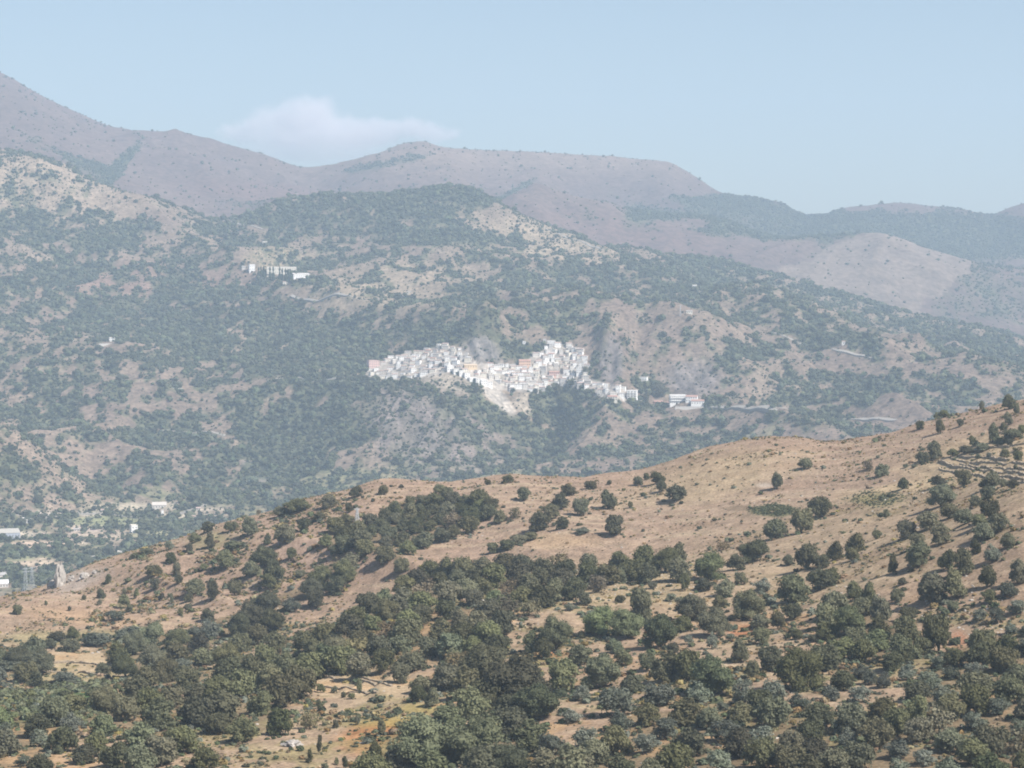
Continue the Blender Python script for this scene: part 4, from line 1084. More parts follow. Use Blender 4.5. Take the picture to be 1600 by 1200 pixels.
# ------------------------------------------------------------------ masses of vegetation and stones (points that carry copies of a shape)
def scatter(name, P, scale, rz, sources, pick, real=False):
    n = len(P)
    me = bpy.data.meshes.new(name)
    me.vertices.add(n)
    me.vertices.foreach_set('co', np.asarray(P, np.float32).ravel())
    a = me.attributes.new('size', 'FLOAT_VECTOR', 'POINT'); a.data.foreach_set('vector', np.asarray(scale, np.float32).ravel())
    rot = np.zeros((n, 3), np.float32); rot[:, 2] = rz
    a = me.attributes.new('turn', 'FLOAT_VECTOR', 'POINT'); a.data.foreach_set('vector', rot.ravel())
    a = me.attributes.new('pick', 'INT', 'POINT'); a.data.foreach_set('value', np.asarray(pick, np.int32))
    me.update()
    o = bpy.data.objects.new(name, me)
    o['kind'] = 'stuff'
    COL.objects.link(o)
    g = bpy.data.node_groups.new(name + '_copies', 'GeometryNodeTree')
    g.interface.new_socket('Geometry', in_out='INPUT', socket_type='NodeSocketGeometry')
    g.interface.new_socket('Geometry', in_out='OUTPUT', socket_type='NodeSocketGeometry')
    gi = g.nodes.new('NodeGroupInput'); go = g.nodes.new('NodeGroupOutput')
    jn = g.nodes.new('GeometryNodeJoinGeometry')
    def attr(nm, typ):
        x = g.nodes.new('GeometryNodeInputNamedAttribute'); x.data_type = typ; x.inputs['Name'].default_value = nm
        return [s for s in x.outputs if s.enabled and s.name == 'Attribute'][0]
    sz, tn, pk = attr('size', 'FLOAT_VECTOR'), attr('turn', 'FLOAT_VECTOR'), attr('pick', 'INT')
    for i, s in enumerate(sources):
        oi = g.nodes.new('GeometryNodeObjectInfo'); oi.inputs['Object'].default_value = s
        oi.inputs['As Instance'].default_value = True
        cmp_ = g.nodes.new('FunctionNodeCompare'); cmp_.data_type = 'INT'; cmp_.operation = 'EQUAL'
        ins = [x for x in cmp_.inputs if x.enabled]
        g.links.new(pk, ins[0]); ins[1].default_value = i
        ip = g.nodes.new('GeometryNodeInstanceOnPoints')
        g.links.new(gi.outputs[0], ip.inputs['Points'])
        g.links.new(cmp_.outputs[0], ip.inputs['Selection'])
        g.links.new(oi.outputs['Geometry'], ip.inputs['Instance'])
        er = g.nodes.new('FunctionNodeEulerToRotation')
        g.links.new(tn, er.inputs[0]); g.links.new(er.outputs[0], ip.inputs['Rotation'])
        g.links.new(sz, ip.inputs['Scale'])
        g.links.new(ip.outputs[0], jn.inputs[0])
    g.links.new(jn.outputs[0], go.inputs[0])
    md = o.modifiers.new('copies', 'NODES'); md.node_group = g
    return o
def proto(name, me):
    return bpy.data.objects.new(name, me)      # a source shape, not linked into the scene

# the rest of the hillside's trees
allsrc, idx = [], {}
for k in ('oak', 'broad', 'olive', 'dry'):
    for v, me in enumerate(CROWNS[k]):
        idx[(k, v)] = len(allsrc); allsrc.append(proto('crown_shape', me))
if mass:
    scatter('hillside_trees', [q['p'] for q in mass], [(q['W'] * 1.1, q['W'] * 1.1, q['H'] * 1.06) for q in mass], rp.uniform(0, 6.28, len(mass)), allsrc,
            [idx[(q['kind'], int(rp.integers(len(CROWNS[q['kind']]))))] for q in mass])

def clump_mesh(name, seed, mat, n=34, squash=0.8, size=0.30):
    """Low tuft: a few leaf faces round a small uneven core."""
    r = np.random.default_rng(seed)
    base, faces = ico(1)
    V, Fc = [], []
    k = 0.40 * (1 + 0.22 * r.standard_normal(len(base)))
    for p, kk in zip(base, k):
        V.append((p[0] * kk, p[1] * kk, 0.42 * squash + p[2] * kk * squash))
    Fc += [list(f) for f in faces]
    for i in range(n):
        d = r.standard_normal(3); d /= np.linalg.norm(d)
        if d[2] < -0.3:
            d[2] *= -1
        p = np.array((d[0] * 0.42, d[1] * 0.42, 0.42 * squash + d[2] * 0.42 * squash))
        nr = d + r.standard_normal(3) * 0.6; nr /= np.linalg.norm(nr)
        a = np.cross(nr, r.standard_normal(3)); a /= np.linalg.norm(a); b = np.cross(nr, a)
        s = size * r.uniform(0.5, 1.0); n0 = len(V)
        V += [p + a * s * .6, p + b * s * .5, p - a * s * .6, p - b * s * .5]
        Fc.append([n0, n0 + 1, n0 + 2, n0 + 3])
    V = np.array(V); V[:, 2] = np.maximum(V[:, 2], -0.15)
    return mesh_from(name, V, Fc, [mat])
def sample_cells(weight, n, seed):
    """n random ground points, weighted per grid cell (weight per square metre)."""
    r = np.random.default_rng(seed)
    dT = np.diff(T)[None, :]; dY = np.diff(DROWS)[:, None]
    area = dT * GY[:-1, :-1] * dY
    wgt = (weight[:-1, :-1] * area).ravel()
    c = np.cumsum(wgt)
    i = np.searchsorted(c, r.uniform(0, c[-1], n))
    ri, ci = np.divmod(i, NC - 1)
    fy, fx = r.uniform(0, 1, n), r.uniform(0, 1, n)
    Y = DROWS[ri] + fy * (DROWS[ri + 1] - DROWS[ri])
    X = (T[ci] + fx * (T[ci + 1] - T[ci])) * Y
    return X, Y, r, ri, ci
INFRAME = ((PX > -90) & (PX < 1690)).astype(float)
# scrub of the main mountain
clear = np.zeros((NR, NC))
TOWNW = poly_mask([(x, y) for x, y in TOWN], PX, PY) & (GY > 3250) & (GY < 3750)
wgt = CL * mz * INFRAME * (~TOWNW) * (1 - np.clip(PALE, 0, 1))
LOOKUP = VIS.copy()
for _ in range(6):                                                           # only where the land can be seen from near the camera
    L2 = LOOKUP.copy(); L2[1:] |= LOOKUP[:-1]; L2[:-1] |= LOOKUP[1:]; LOOKUP = L2
wgt = wgt * LOOKUP
NS = 88000
X, Y, r, ri, ci = sample_cells(wgt, NS, 5)
S = np.exp(r.normal(0, 0.50, NS)) * 4.2
S = np.clip(S, 1.6, 14) * (0.75 + 0.4 * CL[ri, ci])
SCR = [proto('scrub_shape', clump_mesh('scrub_shape', 600 + i, MAT_SCRUB)) for i in range(5)] 
scatter('scrub', np.stack([X, Y, ground_z_many(X, Y) - 0.15 * S * 0.4], 1), np.stack([S, S, S * r.uniform(0.7, 1.15, NS)], 1), r.uniform(0, 6.28, NS), SCR, r.integers(0, 5, NS))
# single dark trees dotted over the open ground of the mountain
wgt2 = mz * INFRAME * (~TOWNW) * LOOKUP * (CL < 0.5) * (1 - np.clip(PALE, 0, 1)) * (0.3 + 0.9 * sst(-0.2, 0.4, c_mid))
NS2 = 26000
X, Y, r, ri, ci = sample_cells(wgt2, NS2, 6)
S = np.clip(np.exp(r.normal(0, 0.6, NS2)) * 2.1, 0.9, 9)
scatter('dotted_scrub', np.stack([X, Y, ground_z_many(X, Y) - 0.2], 1), np.stack([S, S, S * r.uniform(0.8, 1.2, NS2)], 1), r.uniform(0, 6.28, NS2), SCR, r.integers(0, 5, NS2))
# woods and bushes of the far ranges
wgt3 = (CL + 0.022) * bz * INFRAME * LOOKUP * (GY < 7500)
NS3 = 30000
X, Y, r, ri, ci = sample_cells(wgt3, NS3, 7)
S = np.clip(np.exp(r.normal(0, 0.4, NS3)) * 4.6, 2.0, 13)
scatter('far_woods', np.stack([X, Y, ground_z_many(X, Y) - 0.4], 1), np.stack([S, S, S * r.uniform(0.7, 1.1, NS3)], 1), r.uniform(0, 6.28, NS3), SCR, r.integers(0, 5, NS3))
# tufts and low bushes of the near slopes
TUF = [proto('tuft_shape', clump_mesh('tuft_shape', 650 + i, MAT_GRASS, 22, 0.7, 0.4)) for i in range(3)] + [proto('bush_shape', clump_mesh('bush_shape', 660 + i, MAT_SCRUB, 24, 0.75, 0.35)) for i in range(3)] \
    + [proto('pale_bush_shape', clump_mesh('pale_bush_shape', 670 + i, MAT_OLIVE, 24, 0.75, 0.35)) for i in range(2)]
nearz = (GY > 440) & (GY < 1130)
SPUR = blob(380, 900, 230, 80, -22, 0.5, 0.5, 33, dmin=850, dmax=1130)
wg = nearz * INFRAME * LOOKUP * (0.15 + 1.6 * SPUR * sst(-0.1, 0.5, n_fine + 0.5 * n_mid) + sst(0.0, 0.5, n_mid + 0.5 * n_fine) + 1.3 * lowslope * sst(-0.2, 0.4, n_fine + 0.4 * n_mid))
OPEN = np.clip(blob(560, 1075, 95, 36, 0, 0.4, 0.3, 51, dmax=900) + blob(470, 1165, 130, 36, 8, 0.4, 0.3, 52, dmax=900) + blob(100, 1045, 90, 22, 0, 0.4, 0.3, 53, dmax=950) + 0.7 * blob(900, 935, 110, 40, 0, 0.4, 0.3, 54, dmax=900), 0, 1)
wg = wg * (1 - 0.82 * OPEN)
NS4 = 36000
X, Y, r, ri, ci = sample_cells(wg, NS4, 8)
S = np.clip(np.exp(r.normal(0, 0.55, NS4)) * np.where(lowslope[ri, ci] > 0.5, 1.0, 0.7), 0.3, 3.2)
lw = lowslope[ri, ci] > 0.5
pk = np.where(r.uniform(0, 1, NS4) < np.where(lw, 0.5, 0.72), r.integers(0, 3, NS4), np.where(r.uniform(0, 1, NS4) < 0.75, r.integers(3, 6, NS4), r.integers(6, 8, NS4)))
S = np.where(pk < 3, S * 0.8, S) * (1 + 0.7 * (SPUR[ri, ci] > 0.4))
# and round the feet of the trees
sk = []
for q in PLANTS:
    for _ in range(int(r.integers(2, 7))):
        a_ = r.uniform(0, 6.28); d_ = q['W'] * r.uniform(0.35, 0.95)
        sk.append((q['p'].x + d_ * math.cos(a_), q['p'].y + d_ * math.sin(a_), q['W'] * r.uniform(0.10, 0.30)))
sk = np.array(sk)
X = np.concatenate([X, sk[:, 0]]); Y = np.concatenate([Y, sk[:, 1]]); S = np.concatenate([S, sk[:, 2]]); NS4 = len(X)
pk = np.concatenate([pk, r.choice([3, 4, 5, 3, 4, 5, 6, 7, 0], len(sk))])
scatter('undergrowth', np.stack([X, Y, ground_z_many(X, Y) - 0.1 * S], 1), np.stack([S, S, S * r.uniform(0.6, 1.0, NS4)], 1), r.uniform(0, 6.28, NS4), TUF, pk)
# low trees of the orchard plot
ORCH = blob(40, 1110, 130, 34, -10, 0.2, 0.2, 21, dmax=900) * nearz
GB = [proto('orchard_shape', clump_mesh('orchard_shape', 680 + i, MAT_BROAD, 40, 0.8, 0.35)) for i in range(3)]
NS5 = 420
X, Y, r, ri, ci = sample_cells(ORCH * INFRAME, NS5, 9)
S = r.uniform(1.6, 3.2, NS5)
scatter('orchard', np.stack([X, Y, ground_z_many(X, Y) - 0.1], 1), np.stack([S, S, S * r.uniform(0.7, 1.0, NS5)], 1), r.uniform(0, 6.28, NS5), GB, r.integers(0, 3, NS5))
# long bush patch on the bare slope, loose stones of the clearings
PATCH = (blob(1205, 798, 34, 8, 0, 0.3, 0.3, 11, dmin=860, dmax=1150) + 0.35 * blob(1360, 780, 50, 12, 0, 0.4, 0.5, 13, dmin=820, dmax=1150)) * nearz
NS6 = 800
X, Y, r, ri, ci = sample_cells(PATCH, NS6, 10)
S = r.uniform(0.5, 1.2, NS6)
scatter('bramble_patch', np.stack([X, Y, ground_z_many(X, Y) - 0.05], 1), np.stack([S, S, S * 0.6], 1), r.uniform(0, 6.28, NS6), TUF[3:6], r.integers(0, 3, NS6))
def rock_mesh(name, seed, mat, sub=1, rough=0.18):
    r = np.random.default_rng(seed)
    base, faces = ico(sub)
    o = r.uniform(0, 50, 3)
    k = 1 + rough * vnoise(base[:, 0] * 1.7 + o[0] + base[:, 2], base[:, 1] * 1.7 + o[1] - base[:, 2], seed) + rough * 0.6 * r.standard_normal(len(base))
    V = base * k[:, None] * 0.5
    return mesh_from(name, V, faces, [mat])
STO = [proto('stone_shape', rock_mesh('stone_shape', 700 + i, MAT_STONE)) for i in range(4)]
stw = nearz * INFRAME * LOOKUP * (blob(985, 900, 90, 40, 0, 0.5, 0.5, 10, dmax=870) + blob(800, 955, 40, 26, 0, 0.5, 0.4, 11, dmax=870) + blob(1500, 955, 70, 40, 0, 0.5, 0.5, 12, dmax=870)
       + 0.4 * blob(130, 905, 40, 14, -20, 0.5, 0.5, 24, dmin=950, dmax=1150) + 0.03)
NS7 = 3000
X, Y, r, ri, ci = sample_cells(stw, NS7, 12)
S = np.clip(np.exp(r.normal(0, 0.5, NS7)) * 0.45, 0.15, 1.6)
scatter('loose_stones', np.stack([X, Y, ground_z_many(X, Y)], 1), np.stack([S, S * r.uniform(0.6, 1, NS7), S * r.uniform(0.4, 0.8, NS7)], 1), r.uniform(0, 6.28, NS7), STO, r.integers(0, 4, NS7))

# ------------------------------------------------------------------ buildings
WHITE, CREAM, PALE, GREY = (0.82, 0.80, 0.77), (0.72, 0.67, 0.58), (0.62, 0.58, 0.53), (0.45, 0.43, 0.41)
TILE, TILE_PINK, TILE_GREY, TILE_RED = (0.40, 0.30, 0.25), (0.46, 0.35, 0.31), (0.39, 0.36, 0.335), (0.43, 0.26, 0.21)
DEEP = 5.0                                    # walls go down into the slope
def quad_box(V, Fc, lo, hi, cap=True):
    n = len(V)
    V += [(lo[0], lo[1], lo[2]), (hi[0], lo[1], lo[2]), (hi[0], hi[1], lo[2]), (lo[0], hi[1], lo[2]), (lo[0], lo[1], hi[2]), (hi[0], lo[1], hi[2]), (hi[0], hi[1], hi[2]), (lo[0], hi[1], hi[2])]
    Fc += [[n, n + 1, n + 5, n + 4], [n + 1, n + 2, n + 6, n + 5], [n + 2, n + 3, n + 7, n + 6], [n + 3, n, n + 4, n + 7], [n + 3, n + 2, n + 1, n]]
    if cap:
        Fc.append([n + 4, n + 5, n + 6, n + 7])
def wall_mesh(name, w, d, h, gable, pitch=0.28):
    """Body of a house with its front (towards -y) windows and door cut as recesses."""
    V, Fc, mi = [], [], []
    storeys = max(1, round(h / 3.0)); bays = max(1, round(w / 3.2))
    xs = [-w / 2]; zs = [0.0]
    ww = 1.05
    for b in range(bays):
        c = -w / 2 + w * (b + 0.5) / bays
        xs += [c - ww / 2, c + ww / 2]
    xs.append(w / 2)
    for s in range(storeys):
        z0 = h * s / storeys
        zs += [z0 + 0.95, z0 + 2.25]
    zs.append(h)
    y0, rec = -d / 2, 0.3
    for i in range(len(xs) - 1):
        for j in range(len(zs) - 1):
            a, b, c, e = xs[i], xs[i + 1], zs[j], zs[j + 1]
            n = len(V)
            if i % 2 == 1 and j % 2 == 1:
                V += [(a, y0, c), (b, y0, c), (b, y0, e), (a, y0, e), (a, y0 + rec, c), (b, y0 + rec, c), (b, y0 + rec, e), (a, y0 + rec, e)]
                Fc += [[n, n + 1, n + 5, n + 4], [n + 1, n + 2, n + 6, n + 5], [n + 2, n + 3, n + 7, n + 6], [n + 3, n, n + 4, n + 7], [n + 4, n + 5, n + 6, n + 7]]
                mi += [0, 0, 0, 0, 1]
            else:
                V += [(a, y0, c), (b, y0, c), (b, y0, e), (a, y0, e)]
                Fc.append([n, n + 1, n + 2, n + 3]); mi.append(0)
    n = len(V)
    x0, x1, y1 = -w / 2, w / 2, d / 2
    V += [(x0, y0, -DEEP), (x1, y0, -DEEP), (x1, y1, -DEEP), (x0, y1, -DEEP), (x0, y0, 0), (x1, y0, 0), (x1, y1, h), (x0, y1, h), (x1, y0, h), (x0, y0, h)]
    Fc += [[n, n + 1, n + 5, n + 4], [n + 1, n + 2, n + 6, n + 8], [n + 2, n + 3, n + 7, n + 6], [n + 3, n, n + 9, n + 7]]
    mi += [0] * 4
    if gable:
        rise = d / 2 * pitch
        n = len(V)
        V += [(x0, y0, h), (x0, y1, h), (x0, 0, h + rise), (x1, y0, h), (x1, y1, h), (x1, 0, h + rise)]
        Fc += [[n, n + 2, n + 1], [n + 3, n + 4, n + 5]]; mi += [0, 0]
    me = mesh_from(name, V, Fc, [MAT_WALL, MAT_DARK], mi)
    return me
def roof_mesh(name, w, d, h, kind, pitch=0.28):
    V, Fc = [], []
    ov = 0.35
    if kind == 'gable':
        rise = d / 2 * pitch; t = 0.18
        for s in (-1, 1):
            n = len(V)
            e = (d / 2 + ov) * s; ze = h - ov * pitch
            x0, x1 = -w / 2 - ov, w / 2 + ov
            V += [(x0, e, ze), (x1, e, ze), (x1, 0.0, h + rise), (x0, 0.0, h + rise), (x0, e, ze + t), (x1, e, ze + t), (x1, 0.0, h + rise + t), (x0, 0.0, h + rise + t)]
            Fc += [[n, n + 1, n + 5, n + 4], [n + 1, n + 2, n + 6, n + 5], [n + 2, n + 3, n + 7, n + 6], [n + 3, n, n + 4, n + 7], [n + 4, n + 5, n + 6, n + 7], [n + 3, n + 2, n + 1, n]]
    elif kind == 'shed':
        rise = d * 0.16
        x0, x1, y0, y1 = -w / 2 - ov, w / 2 + ov, -d / 2 - ov, d / 2 + ov
        V += [(x0, y0, h), (x1, y0, h), (x1, y1, h), (x0, y1, h), (x0, y0, h + .2), (x1, y0, h + .2), (x1, y1, h + .2 + rise), (x0, y1, h + .2 + rise)]
        Fc += [[0, 1, 5, 4], [1, 2, 6, 5], [2, 3, 7, 6], [3, 0, 4, 7], [4, 5, 6, 7], [3, 2, 1, 0]]
    else:                                                   # flat roof with a parapet
        quad_box(V, Fc, (-w / 2 - .1, -d / 2 - .1, h + .002), (w / 2 + .1, d / 2 + .1, h + 0.22))
        for lo, hi in (((-w / 2 - .1, -d / 2 - .1), (w / 2 + .1, -d / 2 + .12)), ((-w / 2 - .1, d / 2 - .12), (w / 2 + .1, d / 2 + .1)),
                       ((-w / 2 - .1, -d / 2 + .12), (-w / 2 + .12, d / 2 - .12)), ((w / 2 - .12, -d / 2 + .12), (w / 2 + .1, d / 2 - .12))):
            quad_box(V, Fc, (lo[0], lo[1], h + .222), (hi[0], hi[1], h + 0.75))
    return mesh_from(name, V, Fc, [MAT_ROOF])
VARIANTS = []
rv = np.random.default_rng(31)
for i in range(18):
    w_ = rv.uniform(6.5, 12.0); d_ = rv.uniform(6.5, 9.5); h_ = float(rv.choice([3.2, 5.4, 5.8, 6.0, 6.2, 8.2]))
    k_ = ['gable', 'flat', 'gable', 'shed', 'gable', 'flat'][i % 6]
    VARIANTS.append((w_, d_, h_, k_, wall_mesh('house_wall', w_, d_, h_, k_ == 'gable'), roof_mesh('house_roof', w_, d_, h_, k_)))
HOUSES = []
def yaw_to_camera(p, extra=0.0):
    return -math.atan2(p.x, p.y) + extra
def add_house(v, p, rz, wall, roof, scale=1.0):
    w_, d_, h_, k_, wm_, rm_ = v
    e = empty('house', p, rz, (scale, scale, scale))
    a = part('wall', wm_, e); a.color = (*wall, 1)
    b = part('roof', rm_, e); b.color = (*roof, 1)
    HOUSES.append(dict(o=e, w=w_, h=h_, k=k_, wall=wall, roof=roof, p=p, px=to_px(p.x, p.y, p.z), label=None))
    return e
def pick_wall(u):
    return WHITE if u < 0.45 else CREAM if u < 0.70 else PALE if u < 0.92 else GREY
def pick_roof(kind, u):
    if kind == 'flat':
        return PALE if u < 0.5 else GREY if u < .7 else WHITE
    return TILE if u < .35 else TILE_PINK if u < .6 else TILE_GREY if u < .92 else TILE_RED
rh = np.random.default_rng(8)
RESERVED = [(583, 570, 18, 10), (818, 566, 24, 9), (738, 573, 22, 7), (866, 583, 18, 6), (905, 580, 11, 9), (957, 622, 18, 8), (780, 620, 24, 14)]
y = 541.0
CRAGBOX = [(722, 545), (748, 535), (790, 545), (797, 562), (780, 570), (742, 568)]
PALEBOX = [(735, 590), (752, 585), (800, 612), (800, 640), (780, 640)]
KNOLL = [(640, 596), (690, 582), (712, 583), (740, 600), (740, 640), (600, 640)]
SPOTS = []
while y < 632:
    x = 566 + rh.uniform(0, 8)
    while x < 990:
        wd = rh.uniform(8.0, 12.5)
        xc, yc = x + wd / 2, y + rh.uniform(-1.6, 1.6)
        x += wd * rh.uniform(0.86, 1.05)
        if not poly_mask(TOWN, np.array(xc), np.array(yc)):
            continue
        if any(abs(xc - a) < c / 2 + 4 and abs(yc - b) < d / 2 + 2 for a, b, c, d in RESERVED):
            continue
        if any(poly_mask(q, np.array(xc), np.array(yc)) for q in (CRAGBOX, PALEBOX, KNOLL)):
            continue
        if rh.uniform() < (0.08 if xc < 930 else 0.28):
            continue
        SPOTS.append((xc, yc))
    y += 4.6
keep = sorted(rh.permutation(len(SPOTS))[:262])
for xc, yc in [SPOTS[k] for k in keep]:
    if True:
        p = ground(xc, yc, 3250, 3700)
        v = VARIANTS[int(rh.integers(len(VARIANTS)))]
        p.z -= 0.3
        add_house(v, p, yaw_to_camera(p, rh.normal(0, 0.22) + 0.18 * math.sin(xc / 40)), pick_wall(rh.uniform()), pick_roof(v[3], rh.uniform()), rh.uniform(0.66, 0.90))
# the row of brighter, taller fronts that steps down the ridge above the pale bare slope
for i, (xx, yy) in enumerate([(702, 577), (711, 581), (720, 584), (729, 588), (738, 592), (746, 596), (755, 599), (764, 601)]):
    p = ground(xx, yy + 2, 3250, 3650)
    v = VARIANTS[[1, 7, 13, 5, 11, 17, 1, 7][i]]
    e = add_house(v, p, yaw_to_camera(p, 0.35), WHITE, PALE if i % 2 else WHITE, 1.05)
    HOUSES[-1]['label'] = ['topmost bright white house of the stepped row beside the crag', 'second bright white house down the stepped row', 'third bright white house down the stepped row', 'fourth bright white house, middle of the stepped row',
                           'fifth bright white house down the stepped row', 'sixth bright white house down the stepped row above the pale bare slope', 'last but one white house at the foot of the stepped row', 'lowest white house of the stepped row, over the pale bare slope'][i]
print('houses', len(HOUSES))

# buildings one can tell apart: walls, roof, every window its own piece
_win = {}
def window_mesh(w, h):
    k = (round(w, 2), round(h, 2))
    if k not in _win:
        V, Fc = [], []
        quad_box(V, Fc, (-w / 2, -0.06, -h / 2), (w / 2, 0.10, h / 2))
        _win[k] = mesh_from('window_pane', V, Fc, [MAT_DARK])
    return _win[k]
def building(name, x, y, wpx, hpx, depth, storeys, bays, wall, roof, kind, label, cat='house', dmin=3250, dmax=3750, turn=0.0, bands=False, group=None, pitch=0.28, wsize=(1.1, 1.4), depth_at=None):
    p = ground(x, y, dmin, dmax)
    if depth_at:
        p = Vector((p.x / p.y * depth_at, depth_at, 0)); p.z = ground_z(p.x, p.y)
    mpp = p.y / F
    w_, h_ = wpx * mpp, hpx * mpp
    p.z -= 0.4
    e = empty(name, p, yaw_to_camera(p, turn))
    set_props(e, label, cat, group)
    e['kind'] = 'thing'
    V, Fc = [], []
    quad_box(V, Fc, (-w_ / 2, -depth / 2, -DEEP), (w_ / 2, depth / 2, h_), True)
    if kind == 'gable':
        n = len(V); rise = depth / 2 * pitch
        V += [(-w_ / 2, -depth / 2, h_), (-w_ / 2, depth / 2, h_), (-w_ / 2, 0, h_ + rise), (w_ / 2, -depth / 2, h_), (w_ / 2, depth / 2, h_), (w_ / 2, 0, h_ + rise)]
        Fc += [[n, n + 2, n + 1], [n + 3, n + 4, n + 5]]
    a = part('wall', mesh_from('building_wall', V, Fc, [MAT_WALL]), e); a.color = (*wall, 1)
    b = part('roof', roof_mesh('building_roof', w_, depth, h_, kind, pitch), e); b.color = (*roof, 1)
    if storeys:
        sh = h_ / storeys
        for s in range(storeys):
            for k in range(bays):
                ww = min(wsize[0], w_ / bays * 0.55); wh = min(wsize[1], sh * 0.5)
                if bands:
                    ww = w_ / bays * 0.5
                o = part('window', window_mesh(ww, wh), e, (-w_ / 2 + w_ * (k + .5) / bays, -depth / 2, sh * (s + 0.52)))
    if bands:                                                # balcony slabs in front of every storey
        for s in range(1, storeys):
            V, Fc = [], []
            quad_box(V, Fc, (-w_ * 0.44, -depth / 2 - 1.2, -0.1), (w_ * 0.44, -depth / 2 - 0.12, 0.9))
            o = part('balcony', mesh_from('balcony_front', V, Fc, [MAT_WALL]), e, (0, 0, h_ / storeys * s + 0.1)); o.color = (*wall, 1)
    return e
building('house', 583, 574, 17, 11, 14, 3, 5, (0.66, 0.47, 0.43), (0.50, 0.38, 0.34), 'flat', 'pink block with several storeys standing alone at the valley end of the village', turn=0.25)
building('house', 820, 571, 18, 8, 12, 2, 6, (0.74, 0.50, 0.37), (0.52, 0.31, 0.25), 'gable', 'long orange house with a red roof beside the crag in the village')
building('house', 735, 575, 20, 5, 11, 1, 5, (0.72, 0.56, 0.38), (0.60, 0.47, 0.34), 'gable', 'low ochre yellow house above the stepped white row', turn=0.15)
building('house', 866, 587, 16, 6, 11, 2, 5, (0.62, 0.42, 0.37), TILE_RED, 'gable', 'salmon red house in the middle of the densest rows')
building('house', 905, 583, 9, 10, 10, 3, 3, WHITE, PALE, 'flat', 'tall plain white house on the corner above the wooded ravine')
building('house', 957, 625, 15, 6, 11, 2, 4, CREAM, TILE_RED, 'gable', 'red roofed house beneath the small houses beside the white tower block')
building('apartment_block', 988, 627, 15, 17, 13, 5, 3, WHITE, WHITE, 'flat', 'white five storey apartment block standing alone on the slope', 'apartment block', turn=-0.12, bands=True)
building('house', 997, 630, 12, 4, 8, 1, 3, WHITE, PALE, 'flat', 'low white annex at the foot of the tall white apartment block')
building('house', 1006, 595, 11, 6, 9, 1, 3, WHITE, PALE, 'flat', 'white house alone among trees above the white apartment block', turn=-0.25)
building('house', 1002, 597, 10, 2.5, 6, 0, 0, WHITE, PALE, 'flat', 'white terrace wall of a garden under the house among trees', 'wall', turn=-0.25)
building('building', 1059, 630, 26, 13, 14, 3, 9, WHITE, WHITE, 'flat', 'large white three storey building with rows of windows by the road', 'building', turn=0.1, bands=True)
building('house', 1081, 627, 18, 8, 12, 2, 5, WHITE, TILE_RED, 'gable', 'white house with a red roof behind the low white one at the road', turn=-0.1)
building('house', 1090, 632, 20, 6, 10, 1, 5, WHITE, TILE_RED, 'shed', 'low white house with red lean-to roof at the end of the road row', turn=-0.05)
building('house', 1029, 631, 13, 4, 10, 1, 4, (0.62, 0.38, 0.33), TILE_RED, 'gable', 'low pink house with red roof beside the large white building')
building('house', 1044, 632, 11, 3.5, 8, 1, 3, WHITE, TILE_RED, 'gable', 'small white house squeezed between pink house and large white building')
building('retaining_wall', 1078, 639, 46, 3.5, 2, 0, 0, PALE, PALE, 'flat', 'long pale retaining wall below the white buildings by the road', 'wall')
building('house', 861, 536, 13, 4, 9, 1, 4, WHITE, PALE, 'flat', 'uppermost white house of the village, among trees above the rows')
building('house', 851, 534, 5, 4, 6, 1, 1, PALE, TILE_GREY, 'gable', 'tiny pale house beside the uppermost white house')
building('house', 819, 536, 5, 3, 6, 1, 1, WHITE, PALE, 'flat', 'tiny white hut alone in the dark wood above the crag', dmax=3900)
# convent above the valley, and farmsteads
building('building', 393, 423, 9, 10, 12, 2, 3, WHITE, PALE, 'flat', 'white house at the end of the cypress row high on the mountain', 'building', dmin=4000, dmax=4900, turn=0.2)
building('building', 381, 420, 6, 4, 8, 1, 2, PALE, TILE_GREY, 'gable', 'small pale shed beside the white house at the cypress row', 'shed', dmin=4000, dmax=4900)
building('building', 440, 428, 46, 11, 14, 2, 12, CREAM, PALE, 'flat', 'long cream building behind the row of tall cypresses', 'building', dmin=4000, dmax=4900)
building('building', 470, 434, 26, 6, 12, 1, 7, WHITE, PALE, 'shed', 'low white wing stepping down from the long cream building', 'building', dmin=4000, dmax=4900, turn=0.25)
building('house', 446, 444, 8, 4, 8, 1, 2, CREAM, TILE, 'gable', 'small cream cottage just below the cypress row', dmin=4000, dmax=4900)
building('house', 415, 380, 10, 3, 9, 1, 3, CREAM, PALE, 'flat', 'little pale house above the farmed terraces of the cypress row', dmin=4200, dmax=4900)
building('house', 175, 533, 9, 6, 10, 2, 3, WHITE, CREAM, 'flat', 'lone white house in the middle of the wooded mountainside', dmin=3500, dmax=4500)
building('retaining_wall', 166, 539, 22, 2, 3, 0, 0, PALE, PALE, 'flat', 'pale garden wall just below the lone white mountainside house', 'wall', dmin=3500, dmax=4500)
building('retaining_wall', 276, 609, 18, 2, 3, 0, 0, CREAM, CREAM, 'flat', 'short pale field wall on the open patch of the mountainside', 'wall', dmin=3200, dmax=4300)
building('house', 1083, 450, 11, 4, 9, 1, 3, WHITE, PALE, 'shed', 'white house high on the mountain shoulder above the rocky knob', dmin=4000, dmax=4900)
building('house', 1077, 489, 10, 3.5, 8, 1, 3, CREAM, TILE_GREY, 'gable', 'pale house beside the pylon on top of the rocky knob', dmin=3500, dmax=4600)
building('house', 1318, 538, 5, 5, 7, 1, 1, WHITE, TILE, 'gable', 'tiny white hut on the wooded slope far from the village', dmin=3500, dmax=4900)
building('house', 1337, 684, 15, 6, 10, 1, 4, CREAM, TILE_GREY, 'gable', 'cream house just peeping over the dry ridge', dmin=2400, dmax=3300, depth_at=2950)
building('house', 1350, 684, 8, 5, 9, 1, 2, WHITE, PALE, 'flat', 'white outbuilding next to the cream house peeping over the dry ridge', dmin=2400, dmax=3300, depth_at=2940)
